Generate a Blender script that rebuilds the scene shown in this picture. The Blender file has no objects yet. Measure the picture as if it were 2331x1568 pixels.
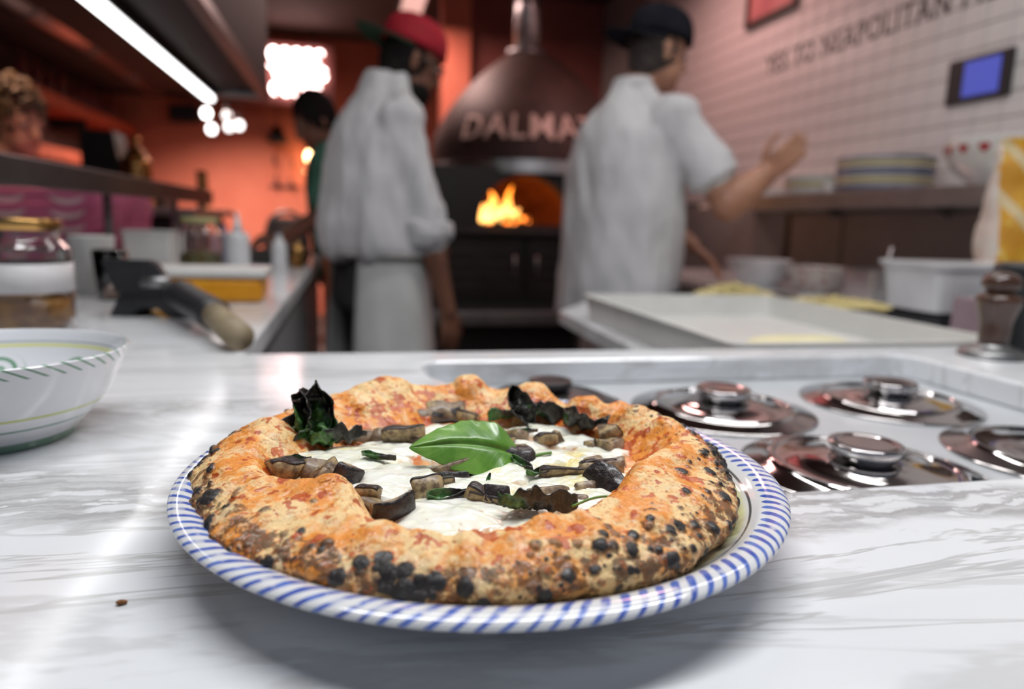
import bpy, bmesh, math, random
import numpy as np
from mathutils import Vector, Matrix, Euler

# ---------------------------------------------------------------- camera, world, lights, exposure
SC = bpy.context.scene
COL = SC.collection
CAM_Z = 1.082
CT = 0.92            # front counter height
WT = 0.87            # lower work counter height

cam_d = bpy.data.cameras.new('camera')
cam = bpy.data.objects.new('camera', cam_d)
COL.objects.link(cam)
cam_d.sensor_width = 36.0
cam_d.lens = 36.0 * 1600.0 / 2331.0
cam_d.clip_start = 0.01
cam.matrix_world = (Matrix.Translation((0, 0, CAM_Z)) @ Matrix.Rotation(math.radians(-12.97), 4, 'Z')
                    @ Matrix.Rotation(math.radians(90 - 9.89), 4, 'X') @ Matrix.Rotation(math.radians(1.75), 4, 'Z'))
cam_d.dof.use_dof = True
cam_d.dof.focus_distance = 0.355
cam_d.dof.aperture_fstop = 4.4
SC.camera = cam

vs = SC.view_settings
vs.view_transform = 'Standard'
vs.look = 'None'
vs.gamma = 1.0
vs.use_curve_mapping = False
vs.exposure = 0.0

world = bpy.data.worlds.new('world')
SC.world = world
world.use_nodes = True
world.node_tree.nodes['Background'].inputs[0].default_value = (0.62, 0.76, 1.0, 1)
world.node_tree.nodes['Background'].inputs[1].default_value = 0.19

def area(name, loc, sx, sy, power, color, rot=(0, 0, 0), spread=180):
    l = bpy.data.lights.new(name, 'AREA')
    l.shape = 'RECTANGLE'; l.size = sx; l.size_y = sy
    l.energy = power; l.color = color
    l.spread = math.radians(spread)
    o = bpy.data.objects.new(name, l)
    o.location = loc; o.rotation_euler = rot
    COL.objects.link(o)
    return o

# light given off by the linear lamp over the front counter and the added aisle one (their housings are built further down)
area('counter_lamp_light', (0.30, 0.52, 2.268), 1.7, 0.10, 21.5, (0.97, 0.985, 1.0))
area('added_aisle_light', (0.9, 1.75, 2.418), 1.7, 0.10, 7.0, (1.0, 0.96, 0.94))  # second overhead light, added to light the cooks
# rose fill lights added to warm the back wall, oven side and tiles
area('added_rose_light', (-1.05, 6.5, 2.18), 0.16, 1.4, 72, (1.0, 0.80, 0.72), spread=142)
area('added_rose_light.001', (0.45, 5.2, 2.60), 0.16, 1.0, 24, (1.0, 0.66, 0.60))
area('added_rose_light.002', (1.55, 3.6, 2.60), 0.16, 0.8, 9, (1.0, 0.52, 0.48))

area('added_rose_light.003', (-1.30, 2.75, 2.28), 0.16, 1.2, 9, (1.0, 0.60, 0.42), spread=75)  # extra fill, added to brighten the guest and the duct

# ---------------------------------------------------------------- helpers
def srgb(r, g, b):
    f = lambda c: ((c / 255) / 12.92 if c / 255 <= 0.04045 else (((c / 255) + 0.055) / 1.055) ** 2.4)
    return (f(r), f(g), f(b), 1.0)

class NT:
    """small node-tree helper"""
    def __init__(self, name):
        self.m = bpy.data.materials.new(name); self.m.use_nodes = True
        self.t = self.m.node_tree; self.n = self.t.nodes
        self.b = self.n['Principled BSDF']
    def add(self, typ, ins=None, **kw):
        x = self.n.new(typ)
        for k, v in kw.items(): setattr(x, k, v)
        for k, v in (ins or {}).items(): self.set(x.inputs[k], v)
        return x
    def set(self, sock, v):
        if isinstance(v, bpy.types.NodeSocket): self.t.links.new(v, sock)
        else: sock.default_value = v
    def p(self, **kw):
        for k, v in kw.items(): self.set(self.b.inputs[k.replace('_', ' ')], v)
    def mix(self, fac, a, b):
        x = self.n.new('ShaderNodeMix'); x.data_type = 'RGBA'
        self.set(x.inputs[0], fac); self.set(x.inputs[6], a); self.set(x.inputs[7], b)
        return x.outputs[2]
    def math(self, op, a, b=0.0, c=0.0, clamp=False):
        x = self.n.new('ShaderNodeMath'); x.operation = op; x.use_clamp = clamp
        self.set(x.inputs[0], a); self.set(x.inputs[1], b); self.set(x.inputs[2], c)
        return x.outputs[0]
    def step(self, v, lo, hi):
        x = self.n.new('ShaderNodeMapRange'); x.interpolation_type = 'SMOOTHSTEP'
        self.set(x.inputs[0], v); self.set(x.inputs[1], lo); self.set(x.inputs[2], hi)
        return x.outputs[0]
    def noise(self, vec, scale, detail=4, rough=0.55, dist=0.0):
        x = self.n.new('ShaderNodeTexNoise')
        if vec is not None: self.set(x.inputs['Vector'], vec)
        x.inputs['Scale'].default_value = scale; x.inputs['Detail'].default_value = detail
        x.inputs['Roughness'].default_value = rough; x.inputs['Distortion'].default_value = dist
        return x.outputs[0]
    def attr(self, name):
        x = self.n.new('ShaderNodeAttribute'); x.attribute_name = name
        return x.outputs['Fac']
    def pos(self):
        return self.n.new('ShaderNodeNewGeometry').outputs['Position']
    def obj(self):
        return self.n.new('ShaderNodeTexCoord').outputs['Object']
    def bump(self, h, strength=0.3, dist=0.001):
        x = self.n.new('ShaderNodeBump'); x.inputs['Strength'].default_value = strength
        x.inputs['Distance'].default_value = dist; self.set(x.inputs['Height'], h)
        self.t.links.new(x.outputs[0], self.b.inputs['Normal'])

def nmat(name, c1, c2=None, scale=20, rough=0.5, metal=0.0, bump=0.0, bdist=0.002, coat=0.0, detail=4, **kw):
    m = NT(name)
    if c2 is None: c2 = tuple(c * 0.82 for c in c1[:3]) + (1,)
    n = m.noise(m.obj(), scale, detail)
    m.p(Base_Color=m.mix(m.step(n, 0.3, 0.7), c1, c2), Roughness=rough, Metallic=metal, Coat_Weight=coat, **kw)
    if bump: m.bump(n, bump, bdist)
    return m.m

def emat(name, color, strength):
    m = NT(name)
    m.p(Base_Color=color, Emission_Color=color, Emission_Strength=strength)
    return m.m

def link(name, me, mat, parent=None, smooth=True):
    o = bpy.data.objects.new(name, me)
    COL.objects.link(o)
    if mat is not None and not me.materials:
        for q in (mat if isinstance(mat, (list, tuple)) else [mat]): me.materials.append(q)
    if smooth and len(me.polygons):
        me.polygons.foreach_set('use_smooth', [True] * len(me.polygons))
    if parent is not None:
        o.parent = parent
    return o

def tag(o, label, cat, group=None):
    o['label'] = label; o['category'] = cat
    if group: o['group'] = group
    return o

def struct(o):
    o['kind'] = 'structure'; return o

def empty(name, loc=(0, 0, 0), rz=0.0):
    o = bpy.data.objects.new(name, None); COL.objects.link(o)
    o.empty_display_size = 0.02
    o.location = loc; o.rotation_euler = (0, 0, rz)
    return o

def me_from(name, v, f):
    me = bpy.data.meshes.new(name); me.from_pydata([tuple(map(float, p)) for p in v], [], f); me.update()
    return me

def fix_normals(me):
    bm = bmesh.new(); bm.from_mesh(me); bmesh.ops.recalc_face_normals(bm, faces=bm.faces); bm.to_mesh(me); bm.free()
    return me

def box_me(name, x0, x1, y0, y1, z0, z1, bevel=0.0, seg=2):
    bm = bmesh.new()
    bmesh.ops.create_cube(bm, size=1)
    for v in bm.verts:
        v.co = Vector(((x0 + x1) / 2 + v.co.x * (x1 - x0), (y0 + y1) / 2 + v.co.y * (y1 - y0), (z0 + z1) / 2 + v.co.z * (z1 - z0)))
    if bevel: bmesh.ops.bevel(bm, geom=bm.edges[:], offset=bevel, segments=seg, profile=0.5, affect='EDGES')
    me = bpy.data.meshes.new(name); bm.to_mesh(me); bm.free()
    return me

def box(name, x0, x1, y0, y1, z0, z1, mat, parent=None, bevel=0.0, seg=2):
    return link(name, box_me(name, x0, x1, y0, y1, z0, z1, bevel, seg), mat, parent, smooth=False)

def lathe_me(name, prof, n=64, arc=None):
    """prof: list of (r, z). closed revolve round Z"""
    v = []; f = []; k = len(prof)
    for i in range(n):
        a = 2 * math.pi * i / n; c, s = math.cos(a), math.sin(a)
        for r, z in prof: v.append((r * c, r * s, z))
    for i in range(n):
        j = (i + 1) % n
        for q in range(k - 1):
            f.append((i * k + q, j * k + q, j * k + q + 1, i * k + q + 1))
    me = me_from(name, v, f)
    bm = bmesh.new(); bm.from_mesh(me)
    bmesh.ops.remove_doubles(bm, verts=bm.verts, dist=1e-6)
    bmesh.ops.recalc_face_normals(bm, faces=bm.faces)
    bm.to_mesh(me); bm.free()
    return me

def lathe(name, prof, mat, parent=None, loc=(0, 0, 0), n=64, smooth=True):
    o = link(name, lathe_me(name, prof, n), mat, parent, smooth); o.location = loc
    return o

def crv(pts, n=8):
    """Catmull-Rom through 2-D/3-D points"""
    P = np.array(pts, float); out = []
    Q = np.vstack([2 * P[0] - P[1], P, 2 * P[-1] - P[-2]])
    for i in range(1, len(Q) - 2):
        for t in np.linspace(0, 1, n, endpoint=False):
            a, b, c, d = Q[i - 1], Q[i], Q[i + 1], Q[i + 2]
            out.append(0.5 * (2 * b + (c - a) * t + (2 * a - 5 * b + 4 * c - d) * t * t + (3 * b - a - 3 * c + d) * t ** 3))
    out.append(P[-1])
    return [tuple(p) for p in out]

def tube_me(name, pts, rad, n=10, cap=True):
    P = [Vector(p) for p in pts]; k = len(P)
    R = rad if isinstance(rad, (list, tuple)) else [rad] * k
    v = []; f = []; up = Vector((0, 0, 1))
    prev = None
    for i in range(k):
        t = (P[min(i + 1, k - 1)] - P[max(i - 1, 0)]).normalized()
        if prev is None:
            a = up if abs(t.z) < 0.9 else Vector((1, 0, 0)); x = t.cross(a).normalized()
        else:
            x = (prev - t * prev.dot(t)).normalized()
        y = t.cross(x); prev = x
        for j in range(n):
            a = 2 * math.pi * j / n
            v.append(P[i] + (x * math.cos(a) + y * math.sin(a)) * R[i])
    for i in range(k - 1):
        for j in range(n):
            f.append((i * n + j, i * n + (j + 1) % n, (i + 1) * n + (j + 1) % n, (i + 1) * n + j))
    if cap:
        f.append(tuple(range(n))[::-1]); f.append(tuple((k - 1) * n + j for j in range(n)))
    return fix_normals(me_from(name, v, f))

def tube(name, pts, rad, mat, parent=None, n=10):
    return link(name, tube_me(name, pts, rad, n), mat, parent)

def text_me(s, size, depth):
    c = bpy.data.curves.new('t', 'FONT'); c.body = s; c.size = size; c.extrude = depth
    c.resolution_u = 3; c.offset = size * 0.010; c.space_character = 1.12
    o = bpy.data.objects.new('t', c); COL.objects.link(o)
    dg = bpy.context.evaluated_depsgraph_get()
    me = bpy.data.meshes.new_from_object(o.evaluated_get(dg))
    bpy.data.objects.remove(o); bpy.data.curves.remove(c)
    return me

def copy_tree(o, parent=None):
    c = o.copy(); COL.objects.link(c)
    if parent is not None: c.parent = parent
    for ch in list(o.children): copy_tree(ch, c)
    return c

# vectorised gradient noise -------------------------------------------------
def pn(P, scale, seed=0):
    P = np.asarray(P, float) * scale + seed * 17.31
    i = np.floor(P).astype(np.int64); fr = P - i
    u = fr * fr * fr * (fr * (fr * 6 - 15) + 10)
    def g(dx, dy, dz):
        h = (i[..., 0] + dx) * 73856093 ^ (i[..., 1] + dy) * 19349663 ^ (i[..., 2] + dz) * 83492791
        h = (h ^ (h >> 13)) * 1274126177 & 0x7fffffff
        h = (h ^ (h >> 16)) & 15
        x, y, z = fr[..., 0] - dx, fr[..., 1] - dy, fr[..., 2] - dz
        a = np.where(h < 8, x, y); b = np.where(h < 4, y, np.where((h == 12) | (h == 14), x, z))
        return np.where(h & 1, -a, a) + np.where(h & 2, -b, b)
    l = lambda a, b, t: a + (b - a) * t
    x00 = l(g(0, 0, 0), g(1, 0, 0), u[..., 0]); x10 = l(g(0, 1, 0), g(1, 1, 0), u[..., 0])
    x01 = l(g(0, 0, 1), g(1, 0, 1), u[..., 0]); x11 = l(g(0, 1, 1), g(1, 1, 1), u[..., 0])
    return l(l(x00, x10, u[..., 1]), l(x01, x11, u[..., 1]), u[..., 2])

def fbm(P, scale, octv=4, seed=0):
    s = 0; a = 1.0
    for k in range(octv):
        s = s + a * pn(P, scale * 2 ** k, seed + k * 3); a *= 0.5
    return s

def sstep(x, a, b):
    t = np.clip((x - a) / (b - a), 0, 1); return t * t * (3 - 2 * t)

def displace(me, amp, scale, seed=0, stretch=(1, 1, 1), octv=3):
    n = len(me.vertices); co = np.empty(n * 3); me.vertices.foreach_get('co', co); co = co.reshape(-1, 3)
    no = np.empty(n * 3); me.vertices.foreach_get('normal', no); no = no.reshape(-1, 3)
    co = co + no * (amp * fbm(co * np.array(stretch), scale, octv, seed))[:, None]
    me.vertices.foreach_set('co', co.ravel()); me.update()

def grid_faces(nu, nv, wrap_u=False):
    f = []
    for i in range(nu if wrap_u else nu - 1):
        j = (i + 1) % nu
        for k in range(nv - 1):
            f.append((i * nv + k, j * nv + k, j * nv + k + 1, i * nv + k + 1))
    return f

def fast_grid(name, V, wrap_u=False):
    nu, nv = V.shape[:2]
    me = bpy.data.meshes.new(name)
    me.vertices.add(nu * nv); me.vertices.foreach_set('co', V.reshape(-1).astype(np.float32))
    iu = np.arange(nu if wrap_u else nu - 1); ju = (iu + 1) % nu; kv = np.arange(nv - 1)
    a = iu[:, None] * nv + kv; b = ju[:, None] * nv + kv
    F = np.stack([a, b, b + 1, a + 1], -1).reshape(-1, 4)
    me.loops.add(F.size); me.loops.foreach_set('vertex_index', F.ravel().astype(np.int32))
    me.polygons.add(len(F)); me.polygons.foreach_set('loop_start', (np.arange(len(F)) * 4).astype(np.int32))
    me.update(calc_edges=True); me.validate()
    return me

def fattr(me, name, arr):
    a = me.attributes.new(name, 'FLOAT', 'POINT'); a.data.foreach_set('value', np.asarray(arr, np.float32).ravel())

# organic bodies: union of closed primitives, remeshed to one skin ------------
def caps(p0, r0, p1, r1, n=12):
    """verts/faces of a tapered capsule"""
    p0, p1 = Vector(p0), Vector(p1); d = p1 - p0; L = d.length
    t = d.normalized() if L > 1e-6 else Vector((0, 0, 1))
    x = t.cross(Vector((0, 0, 1)) if abs(t.z) < 0.9 else Vector((1, 0, 0))).normalized(); y = t.cross(x)
    rings = []
    for a in (-80, -50, -20): rings.append((p0 + t * r0 * math.sin(math.radians(a)), r0 * math.cos(math.radians(a))))
    for a in (20, 50, 80): rings.append((p1 + t * r1 * math.sin(math.radians(a)), r1 * math.cos(math.radians(a))))
    v = []; f = []
    for c, r in rings:
        for j in range(n):
            a = 2 * math.pi * j / n; v.append(c + (x * math.cos(a) + y * math.sin(a)) * r)
    for i in range(len(rings) - 1):
        for j in range(n): f.append((i * n + j, i * n + (j + 1) % n, (i + 1) * n + (j + 1) % n, (i + 1) * n + j))
    f.append(tuple(range(n))[::-1]); f.append(tuple((len(rings) - 1) * n + j for j in range(n)))
    return v, f

def loft(rings, n=20):
    """rings: (centre, rx, ry, heading_deg) stacked ellipses, rx along heading's side"""
    v = []; f = []
    for c, rx, ry, h in rings:
        h = math.radians(h); X = Vector((math.cos(h), math.sin(h), 0)); Y = Vector((-math.sin(h), math.cos(h), 0)); c = Vector(c)
        for j in range(n):
            a = 2 * math.pi * j / n; v.append(c + X * rx * math.cos(a) + Y * ry * math.sin(a))
    for i in range(len(rings) - 1):
        for j in range(n): f.append((i * n + j, i * n + (j + 1) % n, (i + 1) * n + (j + 1) % n, (i + 1) * n + j))
    f.append(tuple(range(n))[::-1]); f.append(tuple((len(rings) - 1) * n + j for j in range(n)))
    return v, f

def ell(c, rx, ry, rz, rot=None, n=14):
    v = []; f = []; m = 8; M = rot or Matrix.Identity(3); c = Vector(c)
    for i in range(m + 1):
        a = math.pi * (i + 0.35) / (m + 0.7) - math.pi / 2
        for j in range(n):
            b = 2 * math.pi * j / n
            v.append(c + M @ Vector((rx * math.cos(a) * math.cos(b), ry * math.cos(a) * math.sin(b), rz * math.sin(a))))
    for i in range(m):
        for j in range(n): f.append((i * n + j, i * n + (j + 1) % n, (i + 1) * n + (j + 1) % n, (i + 1) * n + j))
    f.append(tuple(range(n))[::-1]); f.append(tuple(m * n + j for j in range(n)))
    return v, f

def organic(name, prims, voxel, mat, parent=None, smooth_it=6, fold=None):
    V = []; F = []
    for v, f in prims:
        o = len(V); V += [tuple(p) for p in v]; F += [tuple(i + o for i in q) for q in f]
    me = fix_normals(me_from(name, V, F))
    o = bpy.data.objects.new('tmp', me); COL.objects.link(o)
    r = o.modifiers.new('r', 'REMESH'); r.mode = 'VOXEL'; r.voxel_size = voxel
    s = o.modifiers.new('s', 'SMOOTH'); s.iterations = smooth_it; s.factor = 0.5
    dg = bpy.context.evaluated_depsgraph_get()
    out = bpy.data.meshes.new_from_object(o.evaluated_get(dg)); out.name = name
    bpy.data.objects.remove(o); bpy.data.meshes.remove(me)
    if fold: displace(out, *fold)
    return link(name, out, mat, parent)

def hand_prims(w, d, nrm, side, curl=0.35, spread=0.12, s=1.0, thumb_in=0.3):
    """palm + five fingers. w wrist, d direction to fingers, nrm out of the palm, side thumb side"""
    w, d, nrm, side = Vector(w), Vector(d).normalized(), Vector(nrm).normalized(), Vector(side).normalized()
    out = []
    L = [0.070, 0.080, 0.075, 0.058]; off = [0.030, 0.010, -0.011, -0.031]
    for i in range(4):
        k = w + d * (0.088 - 0.004 * abs(i - 1)) * s + side * off[i] * s
        out.append(caps(w + side * off[i] * 0.6 * s + d * 0.01, 0.014 * s, k, 0.011 * s))
        p = k; ang = 0.0; fd = (d + side * off[i] * spread * 20 * 0.3).normalized()
        for q, fr in enumerate((0.45, 0.32, 0.23)):
            ang += curl * (0.8 + 0.15 * i)
            e = p + (fd * math.cos(ang) + nrm * math.sin(ang)) * L[i] * fr * s
            r = (0.0095 - 0.001 * q) * s
            out.append(caps(p, r, e, r * 0.92)); p = e
    b = w + d * 0.02 * s + side * 0.026 * s
    k = b + (d * 0.6 + side * 0.75 + nrm * thumb_in).normalized() * 0.042 * s
    t1 = k + (d * 0.85 + side * 0.35 + nrm * thumb_in).normalized() * 0.032 * s
    t2 = t1 + (d * 0.95 + side * 0.05 + nrm * thumb_in).normalized() * 0.026 * s
    out += [caps(b, 0.015 * s, k, 0.012 * s), caps(k, 0.0115 * s, t1, 0.010 * s), caps(t1, 0.010 * s, t2, 0.0085 * s)]
    return out

# ---------------------------------------------------------------- shared materials
def marble(name, white=(0.80, 0.81, 0.83, 1)):
    m = NT(name)
    p = m.pos()
    sx = m.add('ShaderNodeSeparateXYZ', {0: p})
    X, Y, Z = sx.outputs
    n1 = m.noise(p, 5.0, 3, 0.5); n2 = m.noise(p, 17.0, 4, 0.6)
    yw = m.math('ADD', m.math('ADD', Y, m.math('MULTIPLY', X, 0.17)),
                m.math('ADD', m.math('MULTIPLY', m.math('SUBTRACT', n1, 0.5), 0.10), m.math('MULTIPLY', m.math('SUBTRACT', n2, 0.5), 0.035)))
    def band(c, w, soft):
        return m.math('SUBTRACT', 1.0, m.step(m.math('ABSOLUTE', m.math('SUBTRACT', yw, c)), w, w + soft))
    b = m.math('MAXIMUM', band(0.400, 0.020, 0.022), m.math('MULTIPLY', band(0.585, 0.012, 0.03), 0.75))
    b = m.math('MAXIMUM', b, m.math('MULTIPLY', band(1.25, 0.10, 0.12), 0.7))
    # breccia: pale lens shaped clasts in a grey, streaky matrix
    wv = m.add('ShaderNodeTexNoise'); wv.inputs['Scale'].default_value = 13.0; m.set(wv.inputs['Vector'], p); wv.inputs['Detail'].default_value = 5; wv.inputs['Roughness'].default_value = 0.62
    wx = m.add('ShaderNodeVectorMath', operation='MULTIPLY_ADD'); m.set(wx.inputs[0], wv.outputs[1])
    wx.inputs[1].default_value = (0.11, 0.045, 0.0); m.set(wx.inputs[2], p)
    mp = m.add('ShaderNodeMapping', {'Vector': wx.outputs[0], 'Rotation': (0, 0, 0.13), 'Scale': (17, 62, 17)})
    vo = m.add('ShaderNodeTexVoronoi', {'Vector': mp.outputs[0], 'Scale': 1.0}, feature='F1')
    vo2 = m.add('ShaderNodeTexVoronoi', {'Vector': mp.outputs[0], 'Scale': 2.3}, feature='F1')
    mps = m.add('ShaderNodeMapping', {'Vector': wx.outputs[0], 'Rotation': (0, 0, 0.13), 'Scale': (14, 150, 14)})
    n3 = m.noise(p, 30.0, 4, 0.6); ns = m.noise(mps.outputs[0], 1.0, 5, 0.65)
    k1 = m.math('SUBTRACT', 1.0, m.step(vo.outputs[0], 0.26, 0.40)); k2 = m.math('MULTIPLY', m.math('SUBTRACT', 1.0, m.step(vo2.outputs[0], 0.22, 0.38)), m.step(n3, 0.44, 0.52))
    clast = m.math('MAXIMUM', k1, k2)
    mat_ = m.math('MULTIPLY', m.math('SUBTRACT', 1.0, clast), m.math('ADD', 0.45, m.math('MULTIPLY', m.step(ns, 0.36, 0.62), 0.55)))
    bre = m.math('MULTIPLY', mat_, b)
    # long thin veins that run with the slab
    mp2 = m.add('ShaderNodeMapping', {'Vector': p, 'Rotation': (0, 0, 0.16), 'Scale': (2.2, 13.0, 3.0)})
    v1 = m.noise(mp2.outputs[0], 1.0, 5, 0.58, 0.9)
    r1 = m.math('SUBTRACT', 1.0, m.step(m.math('ABSOLUTE', m.math('SUBTRACT', v1, 0.5)), 0.003, 0.020))
    mp3 = m.add('ShaderNodeMapping', {'Vector': p, 'Rotation': (0, 0, 0.10), 'Scale': (1.3, 8.0, 3.0), 'Location': (3.3, 1.7, 0)})
    v2 = m.noise(mp3.outputs[0], 1.0, 6, 0.6, 1.2)
    r2 = m.math('SUBTRACT', 1.0, m.step(m.math('ABSOLUTE', m.math('SUBTRACT', v2, 0.46)), 0.002, 0.035))
    lo = m.noise(p, 7.0, 2, 0.5)
    vein = m.math('MAXIMUM', m.math('MULTIPLY', r1, m.step(lo, 0.42, 0.62)), m.math('MULTIPLY', r2, 0.55))
    cloud = m.step(m.noise(mp3.outputs[0], 0.7, 4, 0.6, 0.5), 0.42, 0.75)
    c = m.mix(m.math('MULTIPLY', cloud, 0.20), white, (0.57, 0.57, 0.59, 1))
    c = m.mix(m.math('MULTIPLY', b, 0.30), c, (0.62, 0.62, 0.63, 1))
    c = m.mix(m.math('MULTIPLY', vein, 0.52), c, (0.33, 0.315, 0.30, 1))
    c = m.mix(m.math('MULTIPLY', bre, 0.80), c, (0.33, 0.322, 0.318, 1))
    m.p(Base_Color=c, Roughness=m.math('ADD', 0.09, m.math('MULTIPLY', n2, 0.08)), Specular_IOR_Level=0.45)
    m.bump(n2, 0.02, 0.0006)
    return m.m

M = {}
M['marble'] = marble('marble')
M['steel'] = nmat('brushed_steel', (0.55, 0.55, 0.56, 1), (0.46, 0.46, 0.47, 1), 14, 0.32, 1.0)
M['dull_steel'] = nmat('dull_steel', (0.33, 0.32, 0.32, 1), (0.26, 0.26, 0.26, 1), 9, 0.42, 0.9)
M['dark_steel'] = nmat('dark_steel', (0.10, 0.09, 0.09, 1), (0.06, 0.055, 0.055, 1), 6, 0.38, 0.8)
M['mirror_steel'] = nmat('polished_steel', (0.62, 0.60, 0.60, 1), (0.56, 0.545, 0.545, 1), 8, 0.07, 1.0)
M['black'] = nmat('black_metal', (0.012, 0.011, 0.012, 1), (0.02, 0.018, 0.018, 1), 10, 0.45)
M['black_plastic'] = nmat('black_plastic', (0.016, 0.017, 0.020, 1), (0.022, 0.022, 0.025, 1), 30, 0.42)
M['coral'] = nmat('coral_plaster', srgb(230, 132, 104), srgb(220, 120, 94), 3, 0.75, bump=0.1)
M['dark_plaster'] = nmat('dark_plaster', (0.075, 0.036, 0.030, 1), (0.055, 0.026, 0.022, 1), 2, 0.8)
M['floor'] = nmat('floor_screed', (0.085, 0.075, 0.07, 1), (0.05, 0.045, 0.043, 1), 5, 0.5)
M['grout'] = nmat('tile_grout', (0.34, 0.31, 0.29, 1), (0.28, 0.26, 0.25, 1), 40, 0.9)
M['tile'] = nmat('white_tile', (0.80, 0.77, 0.75, 1), (0.74, 0.71, 0.70, 1), 2.5, 0.32)
M['white_plastic'] = nmat('white_plastic', (0.72, 0.71, 0.68, 1), (0.66, 0.65, 0.62, 1), 12, 0.35)
M['clear_plastic'] = nmat('cloudy_plastic', (0.66, 0.66, 0.67, 1), (0.56, 0.55, 0.56, 1), 10, 0.25)
M['brass'] = nmat('brass', srgb(206, 160, 96), srgb(150, 104, 60), 9, 0.25, 1.0)
M['wood_brown'] = nmat('dark_wood', (0.075, 0.032, 0.018, 1), (0.045, 0.018, 0.010, 1), 18, 0.3, coat=0.4)
M['wood_pale'] = nmat('pale_wood', srgb(150, 135, 108), srgb(126, 110, 86), 22, 0.55)
M['orange_wood'] = nmat('orange_wood', srgb(170, 92, 48), srgb(140, 70, 34), 14, 0.5)
M['china'] = nmat('white_china', (0.74, 0.73, 0.71, 1), (0.68, 0.67, 0.65, 1), 10, 0.15, coat=0.4)
M['china_yellow'] = nmat('yellow_band_china', srgb(206, 188, 120), srgb(196, 178, 108), 10, 0.2)
M['china_blue'] = nmat('grey_blue_china', srgb(150, 152, 170), srgb(120, 122, 145), 10, 0.2)
M['ink_black'] = nmat('black_paint', (0.015, 0.012, 0.012, 1), (0.02, 0.016, 0.016, 1), 40, 0.4)
M['glass'] = None
def glass(name, col=(1, 1, 1, 1), rough=0.0, ior=1.45):
    m = NT(name)
    n = m.noise(m.obj(), 30, 2)
    m.p(Base_Color=col, Roughness=m.math('ADD', rough, m.math('MULTIPLY', n, 0.02)), Transmission_Weight=1.0, IOR=ior)
    return m.m
M['glass'] = glass('clear_glass')
M['skin'] = nmat('skin', srgb(178, 130, 104), srgb(158, 110, 88), 12, 0.5)
M['skin_dark'] = nmat('brown_skin', srgb(128, 86, 66), srgb(108, 70, 54), 12, 0.5)
M['hair'] = nmat('black_hair', (0.008, 0.007, 0.007, 1), (0.016, 0.012, 0.011, 1), 60, 0.85, bump=0.6, bdist=0.004, Specular_IOR_Level=0.15)
M['shirt'] = nmat('white_cotton', (0.60, 0.59, 0.60, 1), (0.54, 0.53, 0.54, 1), 8, 0.85, bump=0.2, bdist=0.01)
M['apron'] = nmat('apron_cotton', (0.62, 0.62, 0.61, 1), (0.55, 0.55, 0.54, 1), 8, 0.85, bump=0.2, bdist=0.01)
M['trousers'] = nmat('charcoal_cloth', (0.055, 0.053, 0.056, 1), (0.035, 0.034, 0.037, 1), 12, 0.9)
M['red_cloth'] = nmat('red_cloth', srgb(176, 14, 40), srgb(150, 8, 30), 14, 0.8)
M['green_cloth'] = nmat('green_cloth', srgb(26, 74, 50), srgb(16, 56, 38), 14, 0.8)
M['navy_cloth'] = nmat('navy_cloth', (0.008, 0.008, 0.012, 1), (0.013, 0.013, 0.018, 1), 14, 0.95, Specular_IOR_Level=0.1)

# ---------------------------------------------------------------- room shell
XL, XR, YB, ZC = -2.4, 2.1, 8.0, 2.9
struct(box('floor', XL - .1, XR + .1, -0.6, YB + .1, -0.1, 0, M['floor']))
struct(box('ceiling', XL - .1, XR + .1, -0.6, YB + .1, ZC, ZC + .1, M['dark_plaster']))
struct(box('wall_back', XL - .1, XR + .1, YB, YB + .12, 0, ZC, M['coral']))
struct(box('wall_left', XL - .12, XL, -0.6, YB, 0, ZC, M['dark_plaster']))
# lowered soffit over the dining side and the boxed column beside the oven
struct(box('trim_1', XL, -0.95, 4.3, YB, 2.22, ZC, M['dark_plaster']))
struct(box('trim_2', 0.72, 0.95, 5.9, 6.15, 0, ZC, M['coral'], bevel=0.01))
# darker cladding round the oven alcove
struct(box('trim_3', 0.95, XR, 6.0, 6.1, 0, ZC, nmat('alcove_plaster', srgb(158, 92, 82), srgb(142, 78, 70), 3, 0.7)))

# right wall: tiles one by one where they show, one joined field beyond
wr = struct(box('wall_right', XR, XR + .12, -0.6, YB, 0, ZC, M['grout']))
TW, TH = 0.105, 0.080
tile_mesh = box_me('tile', -0.007, 0.0, -TW / 2 + .0018, TW / 2 - .0018, -TH / 2 + .0018, TH / 2 - .0018, 0.0022, 2)
tile_mesh.materials.append(M['tile'])
Z0 = 1.23; Y0 = 1.90
rnd = random.Random(5)
cells = [(c, r) for c in range(-14, 30) for r in range(0, 20)]
near = set((c, r) for c in range(0, 25) for r in range(0, 12))
for c, r in sorted(near):
    o = bpy.data.objects.new('tile', tile_mesh); COL.objects.link(o)
    o.location = (XR, Y0 + (c + .5) * TW, Z0 + (r + .5) * TH)
    o.rotation_euler = (0, rnd.uniform(-.006, .006), 0)
    o.parent = wr
bm = bmesh.new()
for c, r in cells:
    if (c, r) in near: continue
    y, z = Y0 + (c + .5) * TW, Z0 + (r + .5) * TH
    q = bmesh.ops.create_cube(bm, size=1)['verts']
    for v in q: v.co = Vector((XR - .0035 + v.co.x * .007, y + v.co.y * (TW - .0036), z + v.co.z * (TH - .0036)))
me = bpy.data.meshes.new('tile_field'); bm.to_mesh(me); bm.free()
tf = link('tile_field', me, M['tile'], wr, smooth=False); tf['kind'] = 'stuff'

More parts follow.
